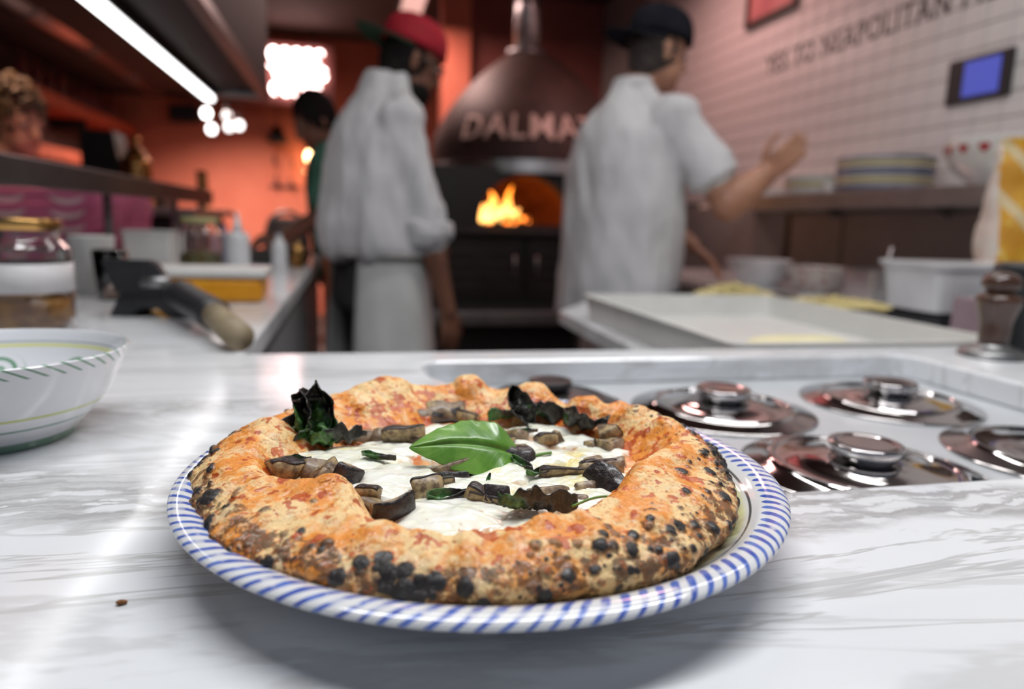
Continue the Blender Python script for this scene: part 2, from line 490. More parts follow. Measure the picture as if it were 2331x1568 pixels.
# painted line of lettering across the tiles
tm = text_me('YES TO NEAPOLITAN PIZZA', 0.132, 0.0006)
co = np.array([v.co[:] for v in tm.vertices]); w = co[:, 0].max()
span = 3.44 - 1.90
for v in tm.vertices:
    u, h, d = v.co
    v.co = (XR - .0079 - d, 3.44 - u * span / w, 1.865 + h)
fix_normals(tm)
lt = link('lettering', tm, M['ink_black'], wr, smooth=False)

# ---------------------------------------------------------------- counters
def slab(name, outer, hole, z0, z1, mat, parent=None):
    bm = bmesh.new(); 
    def loop(pts):
        vs = [bm.verts.new((x, y, z1)) for x, y in pts]
        for i in range(len(vs)): bm.edges.new((vs[i], vs[(i + 1) % len(vs)]))
    loop(outer)
    if hole: loop(hole)
    bmesh.ops.triangle_fill(bm, edges=bm.edges[:], use_beauty=True)
    for f in bm.faces:
        if f.normal.z < 0: f.normal_flip()
    top_edges = [e for e in bm.edges if len(e.link_faces) == 1]
    ex = bmesh.ops.extrude_face_region(bm, geom=bm.faces[:])
    for g in ex['geom']:
        if isinstance(g, bmesh.types.BMVert): g.co.z = z0
    bmesh.ops.recalc_face_normals(bm, faces=bm.faces)
    # soften the top edges
    be = [e for e in bm.edges if abs(e.verts[0].co.z - z1) < 1e-6 and abs(e.verts[1].co.z - z1) < 1e-6 and e.calc_face_angle(0) > 1.0]
    bmesh.ops.bevel(bm, geom=be, offset=0.004, segments=3, profile=0.5, affect='EDGES')
    me = bpy.data.meshes.new(name); bm.to_mesh(me); bm.free()
    return link(name, me, mat, parent, smooth=False)

def rounded(pts, r, n=6):
    out = []; k = len(pts)
    for i in range(k):
        p = Vector(pts[i]); a = Vector(pts[i - 1]) - p; b = Vector(pts[(i + 1) % k]) - p
        a.normalize(); b.normalize()
        ri = r[i] if isinstance(r, (list, tuple)) else r
        s = p + a * ri; e = p + b * ri
        for t in np.linspace(0, 1, n):
            q = s * (1 - t) ** 2 + p * 2 * t * (1 - t) + e * t * t
            out.append((q.x, q.y))
    return out

well = rounded([(0.075, 0.800), (0.080, 0.700), (0.215, 0.560), (0.245, 0.372), (0.735, 0.372), (0.735, 0.800)], [.03, .04, .05, .03, .03, .03])
outer = [(-1.9, -0.12), (1.75, -0.12), (1.75, 0.86), (-0.125, 0.86), (-0.125, 3.14), (-0.80, 3.14), (-0.80, 0.86), (-1.9, 0.86)]
ctr = tag(empty('marble_counter', (0, 0, 0)), 'white marble counter with grey veins, holding the pizza plate and sunken steel lids', 'counter')
slab('countertop', outer, well, CT - 0.03, CT, M['marble'], ctr)
well_in = [(x, y) for x, y in well]
wv = []; wf = []
k = len(well_in)
for z in (CT - .029, CT - .031):
    wv += [(x, y, z) for x, y in well_in]
for i in range(k): wf.append((i, (i + 1) % k, k + (i + 1) % k, k + i))
wf.append(tuple(range(k, 2 * k)))
link('well_liner', fix_normals(me_from('well_liner', wv, wf)), nmat('well_deck', (0.66, 0.68, 0.70, 1), (0.56, 0.58, 0.60, 1), 7, 0.28, 0.25), ctr, smooth=False)
box('front_panel', -1.88, 1.73, -0.06, 0.0, 0, CT - .03, M['dull_steel'], ctr)
box('aisle_panel', -0.15, 1.73, 0.82, 0.845, 0, CT - .03, M['dull_steel'], ctr)
box('wing_panel', -0.165, -0.14, 0.845, 3.12, 0, CT - .03, M['steel'], ctr)
box('wing_outer_panel', -0.78, -0.755, 0.86, 3.12, 0, CT - .03, M['dull_steel'], ctr)
box('wing_end_panel', -0.755, -0.165, 3.095, 3.12, 0, CT - .03, M['dull_steel'], ctr)
box('kick_rail', -0.14, -0.132, 0.86, 3.1, CT - .055, CT - .031, M['dark_steel'], ctr)

wt = tag(empty('work_counter', (0, 0, 0)), 'lower work counter along the tiled wall, strewn with ingredients', 'counter')
slab('worktop', [(0.47, 0.862), (XR - .003, 0.862), (XR - .003, 3.4), (1.42, 3.4), (1.36, 2.5), (1.22, 2.07), (0.72, 1.98), (0.50, 1.66)], None, WT - .03, WT, M['marble'], wt)
slab('worktop_base', [(0.56, 0.87), (XR - .003, 0.87), (XR - .003, 3.38), (1.47, 3.38), (1.42, 2.53), (1.26, 2.13), (0.76, 2.03), (0.57, 1.70)], None, 0.0, WT - .03, M['dull_steel'], wt)

# ---------------------------------------------------------------- plate
PLC = (0.0717, 0.370)
def plate_mat():
    m = NT('painted_plate_glaze')
    o = m.obj(); s = m.add('ShaderNodeSeparateXYZ', {0: o}); X, Y, Z = s.outputs
    r = m.math('SQRT', m.math('ADD', m.math('MULTIPLY', X, X), m.math('MULTIPLY', Y, Y)))
    a = m.math('ARCTAN2', Y, X)
    wob = m.math('SUBTRACT', m.noise(o, 38.0, 1, 0.4), 0.5)
    ph = m.math('ADD', m.math('MULTIPLY', a, 122 / (2 * math.pi)), m.math('ADD', m.math('ADD', m.math('MULTIPLY', m.math('SUBTRACT', r, 0.154), 80.0), m.math('MULTIPLY', m.math('MULTIPLY', m.math('SUBTRACT', 0.0290, Z), 110.0), m.step(r, 0.153, 0.157))), m.math('MULTIPLY', wob, 0.8)))
    fr = m.math('ABSOLUTE', m.math('SUBTRACT', m.math('FRACT', ph), 0.5))       # 0 in the stroke's middle
    # teardrop: wide inside, thinner over the lip
    wdt = m.math('MULTIPLY', m.math('ADD', 0.215, m.math('MULTIPLY', wob, 0.12)), m.math('SUBTRACT', 1.25, m.math('MULTIPLY', m.step(r, 0.147, 0.163), 0.45)))
    st = m.math('SUBTRACT', 1.0, m.step(fr, m.math('SUBTRACT', wdt, 0.05), m.math('ADD', wdt, 0.03)))
    inner = m.math('ADD', 0.1462, m.math('MULTIPLY', wob, 0.004))
    st = m.math('MULTIPLY', st, m.step(m.math('SUBTRACT', r, m.math('MULTIPLY', m.math('MULTIPLY', fr, fr), 0.03)), inner, m.math('ADD', inner, 0.0008)))
    st = m.math('MULTIPLY', st, m.step(Z, m.math('ADD', 0.0240, m.math('MULTIPLY', wob, 0.005)), m.math('ADD', 0.0252, m.math('MULTIPLY', wob, 0.006))))
    band = m.math('SUBTRACT', 1.0, m.step(m.math('ABSOLUTE', m.math('SUBTRACT', r, 0.1365)), 0.0012, 0.0048))
    top = m.math('GREATER_THAN', Z, 0.0170)
    band = m.math('MULTIPLY', m.math('MULTIPLY', band, top), m.math('ADD', 0.6, wob))
    line = m.math('SUBTRACT', 1.0, m.step(m.math('ABSOLUTE', m.math('SUBTRACT', r, 0.1418)), 0.0003, 0.0009))
    line = m.math('MULTIPLY', line, m.math('GREATER_THAN', Z, 0.0205))
    c = m.mix(m.noise(o, 20, 2), (0.83, 0.83, 0.83, 1), (0.78, 0.78, 0.79, 1))
    c = m.mix(m.math('MULTIPLY', band, 0.9, 0, True), c, srgb(206, 206, 104))
    c = m.mix(m.math('MULTIPLY', line, 0.9), c, (0.025, 0.025, 0.02, 1))
    tone = m.mix(m.step(m.noise(o, 130, 2), 0.35, 0.7), srgb(46, 78, 176), srgb(84, 118, 204))
    brk = m.math('SUBTRACT', 1.0, m.math('MULTIPLY', m.step(m.noise(o, 95, 2, .5), .50, .60), m.math('SUBTRACT', 1.0, m.step(m.math('ABSOLUTE', m.math('SUBTRACT', r, 0.1555)), .0012, .0034))))
    c = m.mix(m.math('MULTIPLY', m.math('MULTIPLY', st, m.math('ADD', .35, m.math('MULTIPLY', brk, .65))), 0.95), c, tone)
    m.p(Base_Color=c, Roughness=0.10, Coat_Weight=0.5, Coat_Roughness=0.05)
    return m.m
LIFT = 0.0055
prof = crv([(0.0, 0.0065), (0.06, 0.0066), (0.100, 0.0075), (0.122, 0.0105), (0.1365, 0.0150), (0.1415, 0.0180), (0.1465, 0.0216), (0.152, 0.0235), (0.1570, 0.0235), (0.1598, 0.0222), (0.1604, 0.0206), (0.1588, 0.0190)], 6)
prof += crv([(0.1588, 0.0190), (0.150, 0.0155), (0.135, 0.0090), (0.112, 0.0035), (0.104, 0.0030), (0.102, 0.0000), (0.097, 0.0000), (0.095, 0.0025), (0.05, 0.0026), (0.0, 0.0026)], 4)[1:]
prof = [(r_, z_ + LIFT if not (0.093 < r_ < 0.106 and z_ < 0.0029) else z_) for r_, z_ in prof]
plate = lathe('dinner_plate', prof, plate_mat(), None, (PLC[0], PLC[1], CT), n=256)
tag(plate, 'white ceramic plate with blue brush strokes round its rim, under the pizza', 'plate')

# ---------------------------------------------------------------- pizza
PC = np.array([0.0640, 0.3770]); PB = CT + 0.0150
pizza = tag(empty('pizza', (PC[0], PC[1], PB)), 'Neapolitan pizza with blistered crust, mozzarella, aubergine and basil on a painted plate', 'pizza')

#        theta   r_in   r_cr   h      r_out
TB = np.array([
    (-180, 0.0970, 0.1200, 0.0270, 0.1430),
    (-168, 0.1010, 0.1200, 0.0260, 0.1425),
    (-156, 0.0930, 0.1140, 0.0265, 0.1420),
    (-146, 0.0800, 0.1060, 0.0275, 0.1455),
    (-137, 0.0760, 0.1000, 0.0275, 0.1450),
    (-129, 0.0860, 0.1070, 0.0265, 0.1445),
    (-121, 0.0980, 0.1150, 0.0245, 0.1440),
    (-112, 0.1040, 0.1190, 0.0230, 0.1435),
    (-104, 0.1070, 0.1210, 0.0220, 0.1435),
    (-96, 0.0990, 0.1160, 0.0245, 0.1435),
    (-86, 0.0980, 0.1140, 0.0250, 0.1440),
    (-74, 0.0940, 0.1120, 0.0270, 0.1455),
    (-62, 0.0880, 0.1110, 0.0285, 0.1470),
    (-50, 0.0820, 0.1070, 0.0300, 0.1480),
    (-38, 0.0820, 0.1060, 0.0305, 0.1445),
    (-24, 0.0920, 0.1140, 0.0300, 0.1430),
    (-10, 0.1000, 0.1220, 0.0295, 0.1410),
    (4, 0.0980, 0.1240, 0.0300, 0.1395),
    (16, 0.0920, 0.1220, 0.0295, 0.1380),
    (26, 0.0920, 0.1200, 0.0285, 0.1370),
    (35, 0.0860, 0.1140, 0.0295, 0.1370),
    (46, 0.0860, 0.1140, 0.0230, 0.1370),
    (57, 0.0800, 0.1150, 0.0300, 0.1375),
    (68, 0.0780, 0.1160, 0.0250, 0.1380),
    (80, 0.0840, 0.1170, 0.0310, 0.1385),
    (94, 0.0830, 0.1160, 0.0265, 0.1390),
    (106, 0.0750, 0.1160, 0.0320, 0.1395),
    (118, 0.0710, 0.1160, 0.0325, 0.1400),
    (130, 0.0710, 0.1160, 0.0290, 0.1405),
    (142, 0.0730, 0.1180, 0.0270, 0.1410),
    (156, 0.0810, 0.1190, 0.0255, 0.1420),
    (168, 0.0910, 0.1200, 0.0265, 0.1430)], float)
NU, NV = 1800, 210
th = np.linspace(-180, 180, NU, endpoint=False)
def per(col):
    x = np.r_[TB[:, 0], TB[0, 0] + 360]; y = np.r_[TB[:, col], TB[0, col]]
    i = np.clip(np.searchsorted(x, th, 'right') - 1, 0, len(x) - 2)
    n = len(TB); t = (th - x[i]) / (x[i + 1] - x[i])
    p0, p1, p2, p3 = y[(i - 1) % n], y[i], y[i + 1], y[(i + 2) % n]
    return 0.5 * (2 * p1 + (p2 - p0) * t + (2 * p0 - 5 * p1 + 4 * p2 - p3) * t * t + (3 * p1 - p0 - 3 * p2 + p3) * t ** 3)
ri, rc, hh, ro = per(1), per(2), per(3), per(4)
TR = np.radians(th)
cs = np.stack([np.cos(TR), np.sin(TR), np.zeros(NU)], 1)
ro = ro + 0.0022 * fbm(cs * 0.14, 60, 3, 4)
hh = hh + 0.0022 * fbm(cs * 0.14, 75, 2, 8)
rc = rc + 0.0030 * fbm(cs * 0.14, 50, 2, 12)
ZC0 = 0.0080
ctrl = [(ri - .014, np.full(NU, .0050)), (ri - .003, np.full(NU, ZC0)), (ri * .62 + rc * .38, ZC0 + .52 * (hh - ZC0)), (ri * .30 + rc * .70, ZC0 + .88 * (hh - ZC0)),
        (rc, hh), (rc * .42 + ro * .58, hh * .86), (ro - .0005, hh * .58), (ro + .0003, hh * .32), (ro - .003, hh * .08), (ro - .012, hh * 0 + .0008), (ro - .060, hh * 0 + .0006)]
C3 = np.stack([np.stack(c, -1) for c in ctrl], 1)          # NU, K, 2
K = C3.shape[1]
Q = np.concatenate([2 * C3[:, :1] - C3[:, 1:2], C3, 2 * C3[:, -1:] - C3[:, -2:-1]], 1)
# parameter spread: dense on the visible part
w = np.array([.5, 1.1, 1.2, 1.0, 1.2, 1.2, 1.0, 0.9, .6, .4]); cw = np.r_[0, np.cumsum(w)] / w.sum()
sv = np.linspace(0, 1, NV); seg = np.clip(np.searchsorted(cw, sv, 'right') - 1, 0, K - 2); tt = (sv - cw[seg]) / (cw[seg + 1] - cw[seg])
a, b, c, d = (Q[:, seg + k] for k in range(4)); t = tt[None, :, None]
S = 0.5 * (2 * b + (c - a) * t + (2 * a - 5 * b + 4 * c - d) * t * t + (3 * b - a - 3 * c + d) * t ** 3)
V = np.stack([S[..., 0] * np.cos(TR)[:, None], S[..., 0] * np.sin(TR)[:, None], S[..., 1]], -1)
def gnorm(V):
    du = np.roll(V, -1, 0) - np.roll(V, 1, 0); dv = np.gradient(V, axis=1)
    n = np.cross(dv, du); n /= np.linalg.norm(n, axis=-1, keepdims=True) + 1e-12
    return n
N = gnorm(V)
if N[:, NV // 2, 2].mean() < 0: N = -N
up = N[..., 2]
idx = (sv * (K - 1))
outer_m = sstep(sv, 0.52, 0.70)[None, :] * np.ones((NU, 1))       # outer face
under = sstep(sv, 0.70, 0.86)[None, :] * np.ones((NU, 1))
lim = sstep(sv, 0.0, 0.12)[None, :] * (1 - sstep(sv, 0.88, 0.95))[None, :]
D = 0.0034 * fbm(V, 30, 2, 21) + 0.0010 * fbm(V, 85, 2, 31) + 0.00034 * fbm(V, 330, 3, 41)
D += 0.0005 * np.abs(pn(V, 170, 55)) * (1 - under)
V = V + N * (D * lim)[..., None]
N = gnorm(V)
if N[:, NV // 2, 2].mean() < 0: N = -N
# large smooth bubbles in the rim
for tb, sb_, rb_, hb_ in ((113, .42, .030, .0040), (83, .42, .024, .0036), (60, .42, .021, .0034), (38, .42, .019, .0034), (18, .42, .024, .0034), (2, .40, .014, .0026), (166, .40, .018, .0030), (-141, .34, .017, .0038),
                          (-48, .42, .018, .0030), (-84, .42, .014, .0022), (140, .40, .012, .0022), (-170, .50, .013, .0022), (-118, .50, .012, .0018), (-64, .55, .014, .0022), (-28, .45, .013, .0026), (128, .28, .011, .0026)):
    c0_ = V[int((tb + 180) / 360 * NU) % NU, int(sb_ * (NV - 1))]
    dd_ = np.linalg.norm(V - c0_, axis=-1) / rb_
    V = V + N * (hb_ * (1 - sstep(dd_, 0.0, 1.0)))[..., None]
N = gnorm(V)
if N[:, NV // 2, 2].mean() < 0: N = -N
# blisters
rng = np.random.default_rng(11)
char = np.zeros((NU, NV)); halo = np.zeros((NU, NV)); bl = np.zeros((NU, NV))
def blister(tdeg, s, r, hgt, ch=1.0, ell_=1.0):
    iu = int(round((tdeg + 180) / 360 * NU)) % NU; iv = int(round(s * (NV - 1)))
    du = int(5 * r / 0.00047) + 3; dv = int(5 * r / 0.00038) + 3
    us = (np.arange(iu - du, iu + du + 1)) % NU; v0, v1 = max(0, iv - dv), min(NV, iv + dv + 1)
    W = V[us][:, v0:v1]; c0 = V[iu, iv]
    dd = np.linalg.norm(W - c0, axis=-1)
    dd = dd * (1 + 0.28 * pn(W, 500, 3)) / r
    k = np.ix_(us, np.arange(v0, v1))
    char[k] = np.maximum(char[k], ch * (1 - sstep(dd, 0.75, 1.20)))
    halo[k] = np.maximum(halo[k], 0.95 * (1 - sstep(dd, 0.85, 2.1)))
    bl[k] = np.maximum(bl[k], hgt * np.sqrt(np.clip(1 - (dd / 1.15) ** 2, 0, 1)))
# loose leopard spots; density and size vary round the rim
for k_ in range(1150):
    tdeg = rng.uniform(-180, 180); s = 0.46 + 0.42 * rng.beta(2.2, 2.0)
    clump = 0.5 + fbm(np.array([[math.cos(math.radians(tdeg)) * .14, math.sin(math.radians(tdeg)) * .14, s * .08]]), 26, 2, 77)[0]
    dens = 0.42 + 0.5 * (-75 < tdeg < 20) + 0.30 * (-180 < tdeg < -80)
    if rng.random() > dens * clump * 1.4: continue
    r = 0.0007 + 0.0019 * rng.random() ** 2.6
    blister(tdeg, s, r, 0.0003 + r * 0.35, (rng.uniform(.5, 1) if rng.random() < (.75 if -80 < tdeg < 15 else .30) else 0.0))
BIG = [(-60, .60, .0032), (-52, .66, .0034), (-47, .72, .0030), (-40, .64, .0036), (-35, .72, .0030), (-30, .57, .0034), (-27, .68, .0028), (-66, .70, .0032),
       (-57, .76, .0030), (-72, .62, .0030), (-44, .79, .0028), (-84, .66, .0030), (-88, .76, .0034), (-97, .78, .0032), (-100, .68, .0036), (-132, .72, .0034), (-140, .74, .0026),
       (-158, .62, .0048), (-164, .65, .0028), (-151, .70, .0030), (-20, .62, .0030), (-15, .70, .0030), (-8, .64, .0026), (-24, .76, .0026), (-77, .58, .0030), (-37, .50, .0034)]
for tdeg, s, r in BIG: blister(tdeg, s, r, r * .45)
for k_ in range(26):   # big burnt patch low on the near side
    blister(-109 + rng.normal(0, 4.2), .665 + rng.normal(0, .05), rng.uniform(.0016, .0040), rng.uniform(.0006, .0014))
for k_ in range(40):   # ragged burnt edges at both flanks
    blister(-10 + rng.normal(0, 10), .60 + rng.normal(0, .05), rng.uniform(.0012, .0030), rng.uniform(.0012, .0024))
for k_ in range(26):
    blister(176 + rng.normal(0, 9), .64 + rng.normal(0, .05), rng.uniform(.0012, .0026), rng.uniform(.0010, .0020))
for k_ in range(24):
    blister(150 + rng.normal(0, 9), .62 + rng.normal(0, .05), rng.uniform(.0010, .0022), rng.uniform(.0010, .0020))
for k_ in range(40):   # small specks on top of the right flank
    blister(8 + rng.normal(0, 13), .40 + rng.normal(0, .06), rng.uniform(.0005, .0012), .0004, .8)
V = V + N * bl[..., None]
fineA = fbm(V, 420, 3, 91); midA = fbm(V, 120, 3, 93); bigA = fbm(V, 42, 2, 95)
char = np.clip(char + 0.0, 0, 1)
toast = np.clip(0.60 + 0.55 * midA + 0.10 * bigA, 0, 1) * sstep(sv, 0.50, 0.62)[None, :] * (1 - 0.10 * under)
smear = fbm(V, 125, 3, 101) + 0.40 * fbm(V, 300, 2, 103)
topm = (1 - sstep(sv, 0.54, 0.64))[None, :]
inn = (1 - sstep(sv, 0.12, 0.34))[None, :]
sauce = np.clip((smear - 0.20 + 0.34 * inn) * 3.0, 0, 1) * topm
gold = np.clip(0.48 + 1.0 * bigA + 0.5 * midA + 0.2 * inn, 0, 1) * (1 - .65 * under)
cru = fast_grid('crust', V, True)
for nm, ar in (('char', char), ('halo', halo), ('toast', toast), ('sauce', sauce), ('gold', gold), ('under', under)): fattr(cru, nm, ar)

def crust_mat():
    m = NT('blistered_crust')
    o = m.obj()
    nf = m.noise(o, 900, 3, 0.6); nm_ = m.noise(o, 260, 4, 0.62); nl = m.noise(o, 90, 4, 0.6); nt_ = m.noise(o, 190, 5, 0.68, 0.4)
    def thr(att, lo, hi, n=nm_, k=0.9):
        return m.step(m.math('ADD', m.attr(att), m.math('MULTIPLY', m.math('SUBTRACT', n, 0.5), k)), lo, hi)
    c = m.mix(thr('gold', 0.0, 0.95, nm_, 2.2), srgb(248, 212, 152), srgb(238, 148, 48))
    c = m.mix(m.math('MULTIPLY', m.step(nl, 0.52, 0.66), 0.45), c, srgb(248, 224, 186))
    c = m.mix(m.math('MULTIPLY', m.attr('under'), 0.80), c, srgb(168, 136, 100))
    c = m.mix(m.math('MULTIPLY', thr('toast', 0.50, 0.70, nt_, 2.4), 0.84), c, m.mix(m.step(nl, .4, .62), srgb(116, 74, 40), srgb(70, 46, 30)))
    c = m.mix(m.math('MULTIPLY', thr('halo', 0.52, 1.0, nm_, 0.7), 0.75), c, srgb(96, 62, 38))
    c = m.mix(m.math('MULTIPLY', thr('sauce', 0.46, 0.60, nm_, 1.0), 0.84), c, m.mix(m.step(nl, .4, .6), srgb(184, 58, 18), srgb(206, 90, 28)))
    fk = m.math('MULTIPLY', m.step(m.noise(o, 380, 3, .6, .6), .55, .64), m.math('SUBTRACT', 1.0, m.attr('under')))
    c = m.mix(m.math('MULTIPLY', fk, 0.55), c, srgb(202, 98, 34))
    ch = thr('char', 0.42, 0.66, nm_, 0.5)
    c = m.mix(m.math('MULTIPLY', ch, 0.97), c, m.mix(m.step(nf, .42, .7), (0.010, 0.009, 0.010, 1), (0.034, 0.031, 0.032, 1)))
    wet = thr('sauce', 0.35, 0.75)

    m.p(Base_Color=c, Roughness=m.math('SUBTRACT', 0.54, m.math('MULTIPLY', wet, 0.28)), Subsurface_Weight=0.08, Subsurface_Radius=(0.006, 0.003, 0.0015), Subsurface_Scale=0.6,
        Coat_Weight=m.math('MULTIPLY', m.attr('gold'), m.math('MULTIPLY', m.math('SUBTRACT', 1.0, m.attr('under')), 0.38)), Coat_Roughness=0.20)
    m.bump(m.math('ADD', nf, m.math('MULTIPLY', nm_, 1.4)), 0.55, 0.0009)
    return m.m
link('crust', cru, crust_mat(), pizza)

# tomato base seen between the cheese
def bed_mat():
    m = NT('tomato_base')
    o = m.obj(); n = m.noise(o, 70, 5, 0.6); n2 = m.noise(o, 260, 3)
    c = m.mix(m.step(n, 0.35, 0.65), srgb(206, 96, 40), srgb(236, 190, 130))
    c = m.mix(m.step(n2, 0.55, 0.7), c, srgb(226, 150, 40))
    m.p(Base_Color=c, Roughness=0.25, Coat_Weight=0.6, Coat_Roughness=0.08)
    m.bump(n2, 0.4, 0.001)
    return m.m
nr, nt = 70, 240
rr = np.linspace(0.0005, 1, nr)[None, :] * np.interp((np.arange(nt) / nt * 360 - 180), th, ri)[:, None]
ta = np.radians(np.arange(nt) / nt * 360 - 180)[:, None]
B = np.stack([rr * np.cos(ta), rr * np.sin(ta), np.full_like(rr, 0.0088)], -1)
B[..., 2] += 0.0011 * fbm(B, 45, 3, 7) + 0.0014 * sstep(rr / rr.max(1, keepdims=True), .8, 1)
link('tomato_sauce', fast_grid('tomato_sauce', B, True), bed_mat(), pizza)

TS = 0.967
# melted mozzarella, pool by pool
def cheese_mat():
    m = NT('melted_mozzarella')
    o = m.obj(); n = m.noise(o, 60, 4, 0.55); n2 = m.noise(o, 190, 3, 0.5); n3 = m.noise(o, 110, 3, 0.5, 1.0)
    c = m.mix(m.step(n, 0.35, 0.7), srgb(254, 253, 242), srgb(250, 249, 226))
    c = m.mix(m.math('MULTIPLY', m.step(m.noise(o, 26, 3, 0.6), 0.60, 0.70), 0.6), c, srgb(238, 214, 74))
    c = m.mix(m.math('MULTIPLY', m.math('MULTIPLY', m.step(n2, 0.66, 0.73), m.step(n, .42, .58)), 0.75), c, srgb(206, 140, 70))
    c = m.mix(m.math('MULTIPLY', m.math('SUBTRACT', 1.0, m.attr('core')), m.step(n3, .40, .62)), c, srgb(224, 172, 112))
    m.p(Base_Color=c, Roughness=0.24, Subsurface_Weight=0.12, Subsurface_Radius=(0.004, 0.003, 0.002), Subsurface_Scale=0.8, Coat_Weight=0.5, Coat_Roughness=0.10)
    m.bump(m.noise(o, 80, 2, 0.5), 0.05, 0.0012)
    return m.m
CHM = cheese_mat()
def pool(x, y, rx, ry, rot, hgt, seed):
    """x, y in room metres; a flat domed puddle of cheese"""
    n, k = 84, 18
    a = np.arange(n) / n * 2 * np.pi; ring = np.stack([np.cos(a), np.sin(a), np.zeros(n)], 1)
    rad = 1 + 0.30 * fbm(ring, 0.9, 3, seed) + 0.10 * pn(ring, 4.0, seed + 5)
    f = np.linspace(0.001, 1.0, k)
    u = (np.cos(a) * rad)[:, None] * f * rx; v = (np.sin(a) * rad)[:, None] * f * ry
    c, s = math.cos(rot), math.sin(rot)
    x, y = x * TS, y * TS
    X = x - PC[0] + u * c - v * s; Y = y - PC[1] + u * s + v * c
    prof_ = np.sqrt(np.clip(1 - f ** 3.2, 0, 1))
    Z = 0.0076 + (hgt + 0.0020) * prof_[None, :] * np.ones((n, 1))
    W = np.stack([X, Y, Z], -1)
    W[..., 2] += (0.0014 * fbm(W, 70, 2, seed + 9) + 0.0004 * fbm(W, 240, 2, seed + 3)) * prof_[None, :]
    me = fast_grid('mozzarella', W, True)
    fattr(me, 'core', (1 - sstep(f, .72, 1.0))[None, :] * np.ones((n, 1)))
    bm = bmesh.new(); bm.from_mesh(me); bmesh.ops.remove_doubles(bm, verts=bm.verts, dist=2e-5); bmesh.ops.recalc_face_normals(bm, faces=bm.faces); bm.to_mesh(me); bm.free()
    return link('mozzarella', me, CHM, pizza)
POOLS = [(-0.022, 0.405, .024, .018, .2, .0048), (-0.004, 0.418, .022, .013, .1, .0044), (0.005, 0.402, .030, .020, .2, .0050), (0.030, 0.372, .030, .018, -.1, .0060), (0.020, 0.420, .028, .016, .1, .0044), (-0.016, 0.388, .020, .018, .4, .0045),
         (0.060, 0.345, .030, .020, .1, .0066), (0.048, 0.318, .030, .024, -.2, .0060), (0.035, 0.300, .022, .018, .3, .0050), (0.085, 0.366, .024, .016, .3, .0062),
         (0.095, 0.330, .026, .020, -.2, .0060), (0.116, 0.352, .024, .018, .1, .0055), (0.110, 0.390, .030, .016, .0, .0058), (0.140, 0.378, .022, .015, .2, .0050),
         (0.150, 0.396, .020, .014, -.1, .0046), (0.055, 0.452, .026, .014, .1, .0048), (0.090, 0.440, .024, .014, .1, .0044), (0.125, 0.446, .026, .013, -.2, .0048),
         (0.140, 0.420, .022, .012, .1, .0048), (0.100, 0.412, .022, .014, .0, .0052), (0.066, 0.410, .030, .020, .1, .0044), (0.076, 0.306, .022, .016, .1, .0046), (0.010, 0.352, .020, .014, .2, .0044),
         (0.120, 0.326, .018, .013, .2, .0044), (0.140, 0.352, .015, .012, .3, .0042)]
for i, q in enumerate(POOLS): pool(*q, seed=200 + i * 7)
CZ_ = 0.0136   # cheese level above PB

# aubergine chunks: a wedge of flesh with a curved dark skin
FL = NT('aubergine_flesh'); o_ = FL.obj(); n_ = FL.noise(o_, 220, 4, 0.6); n2_ = FL.noise(o_, 60, 3)
FL.p(Base_Color=FL.mix(FL.step(n_, .35, .68), FL.mix(FL.step(n2_, .4, .6), srgb(184, 160, 116), srgb(150, 128, 104)), srgb(98, 78, 62)), Roughness=0.42, Coat_Weight=0.22, Coat_Roughness=0.25, Subsurface_Weight=0.1, Subsurface_Radius=(.003, .002, .001))
FL.bump(n_, 0.5, 0.0010); FL = FL.m
SK = NT('aubergine_skin'); o_ = SK.obj(); n_ = SK.noise(o_, 260, 4, 0.6)
SK.p(Base_Color=SK.mix(SK.step(n_, .4, .75), (0.014, 0.009, 0.010, 1), (0.055, 0.034, 0.032, 1)), Roughness=0.40, Coat_Weight=0.35, Coat_Roughness=0.16)
SK.bump(n_, 0.9, 0.0016); SK = SK.m
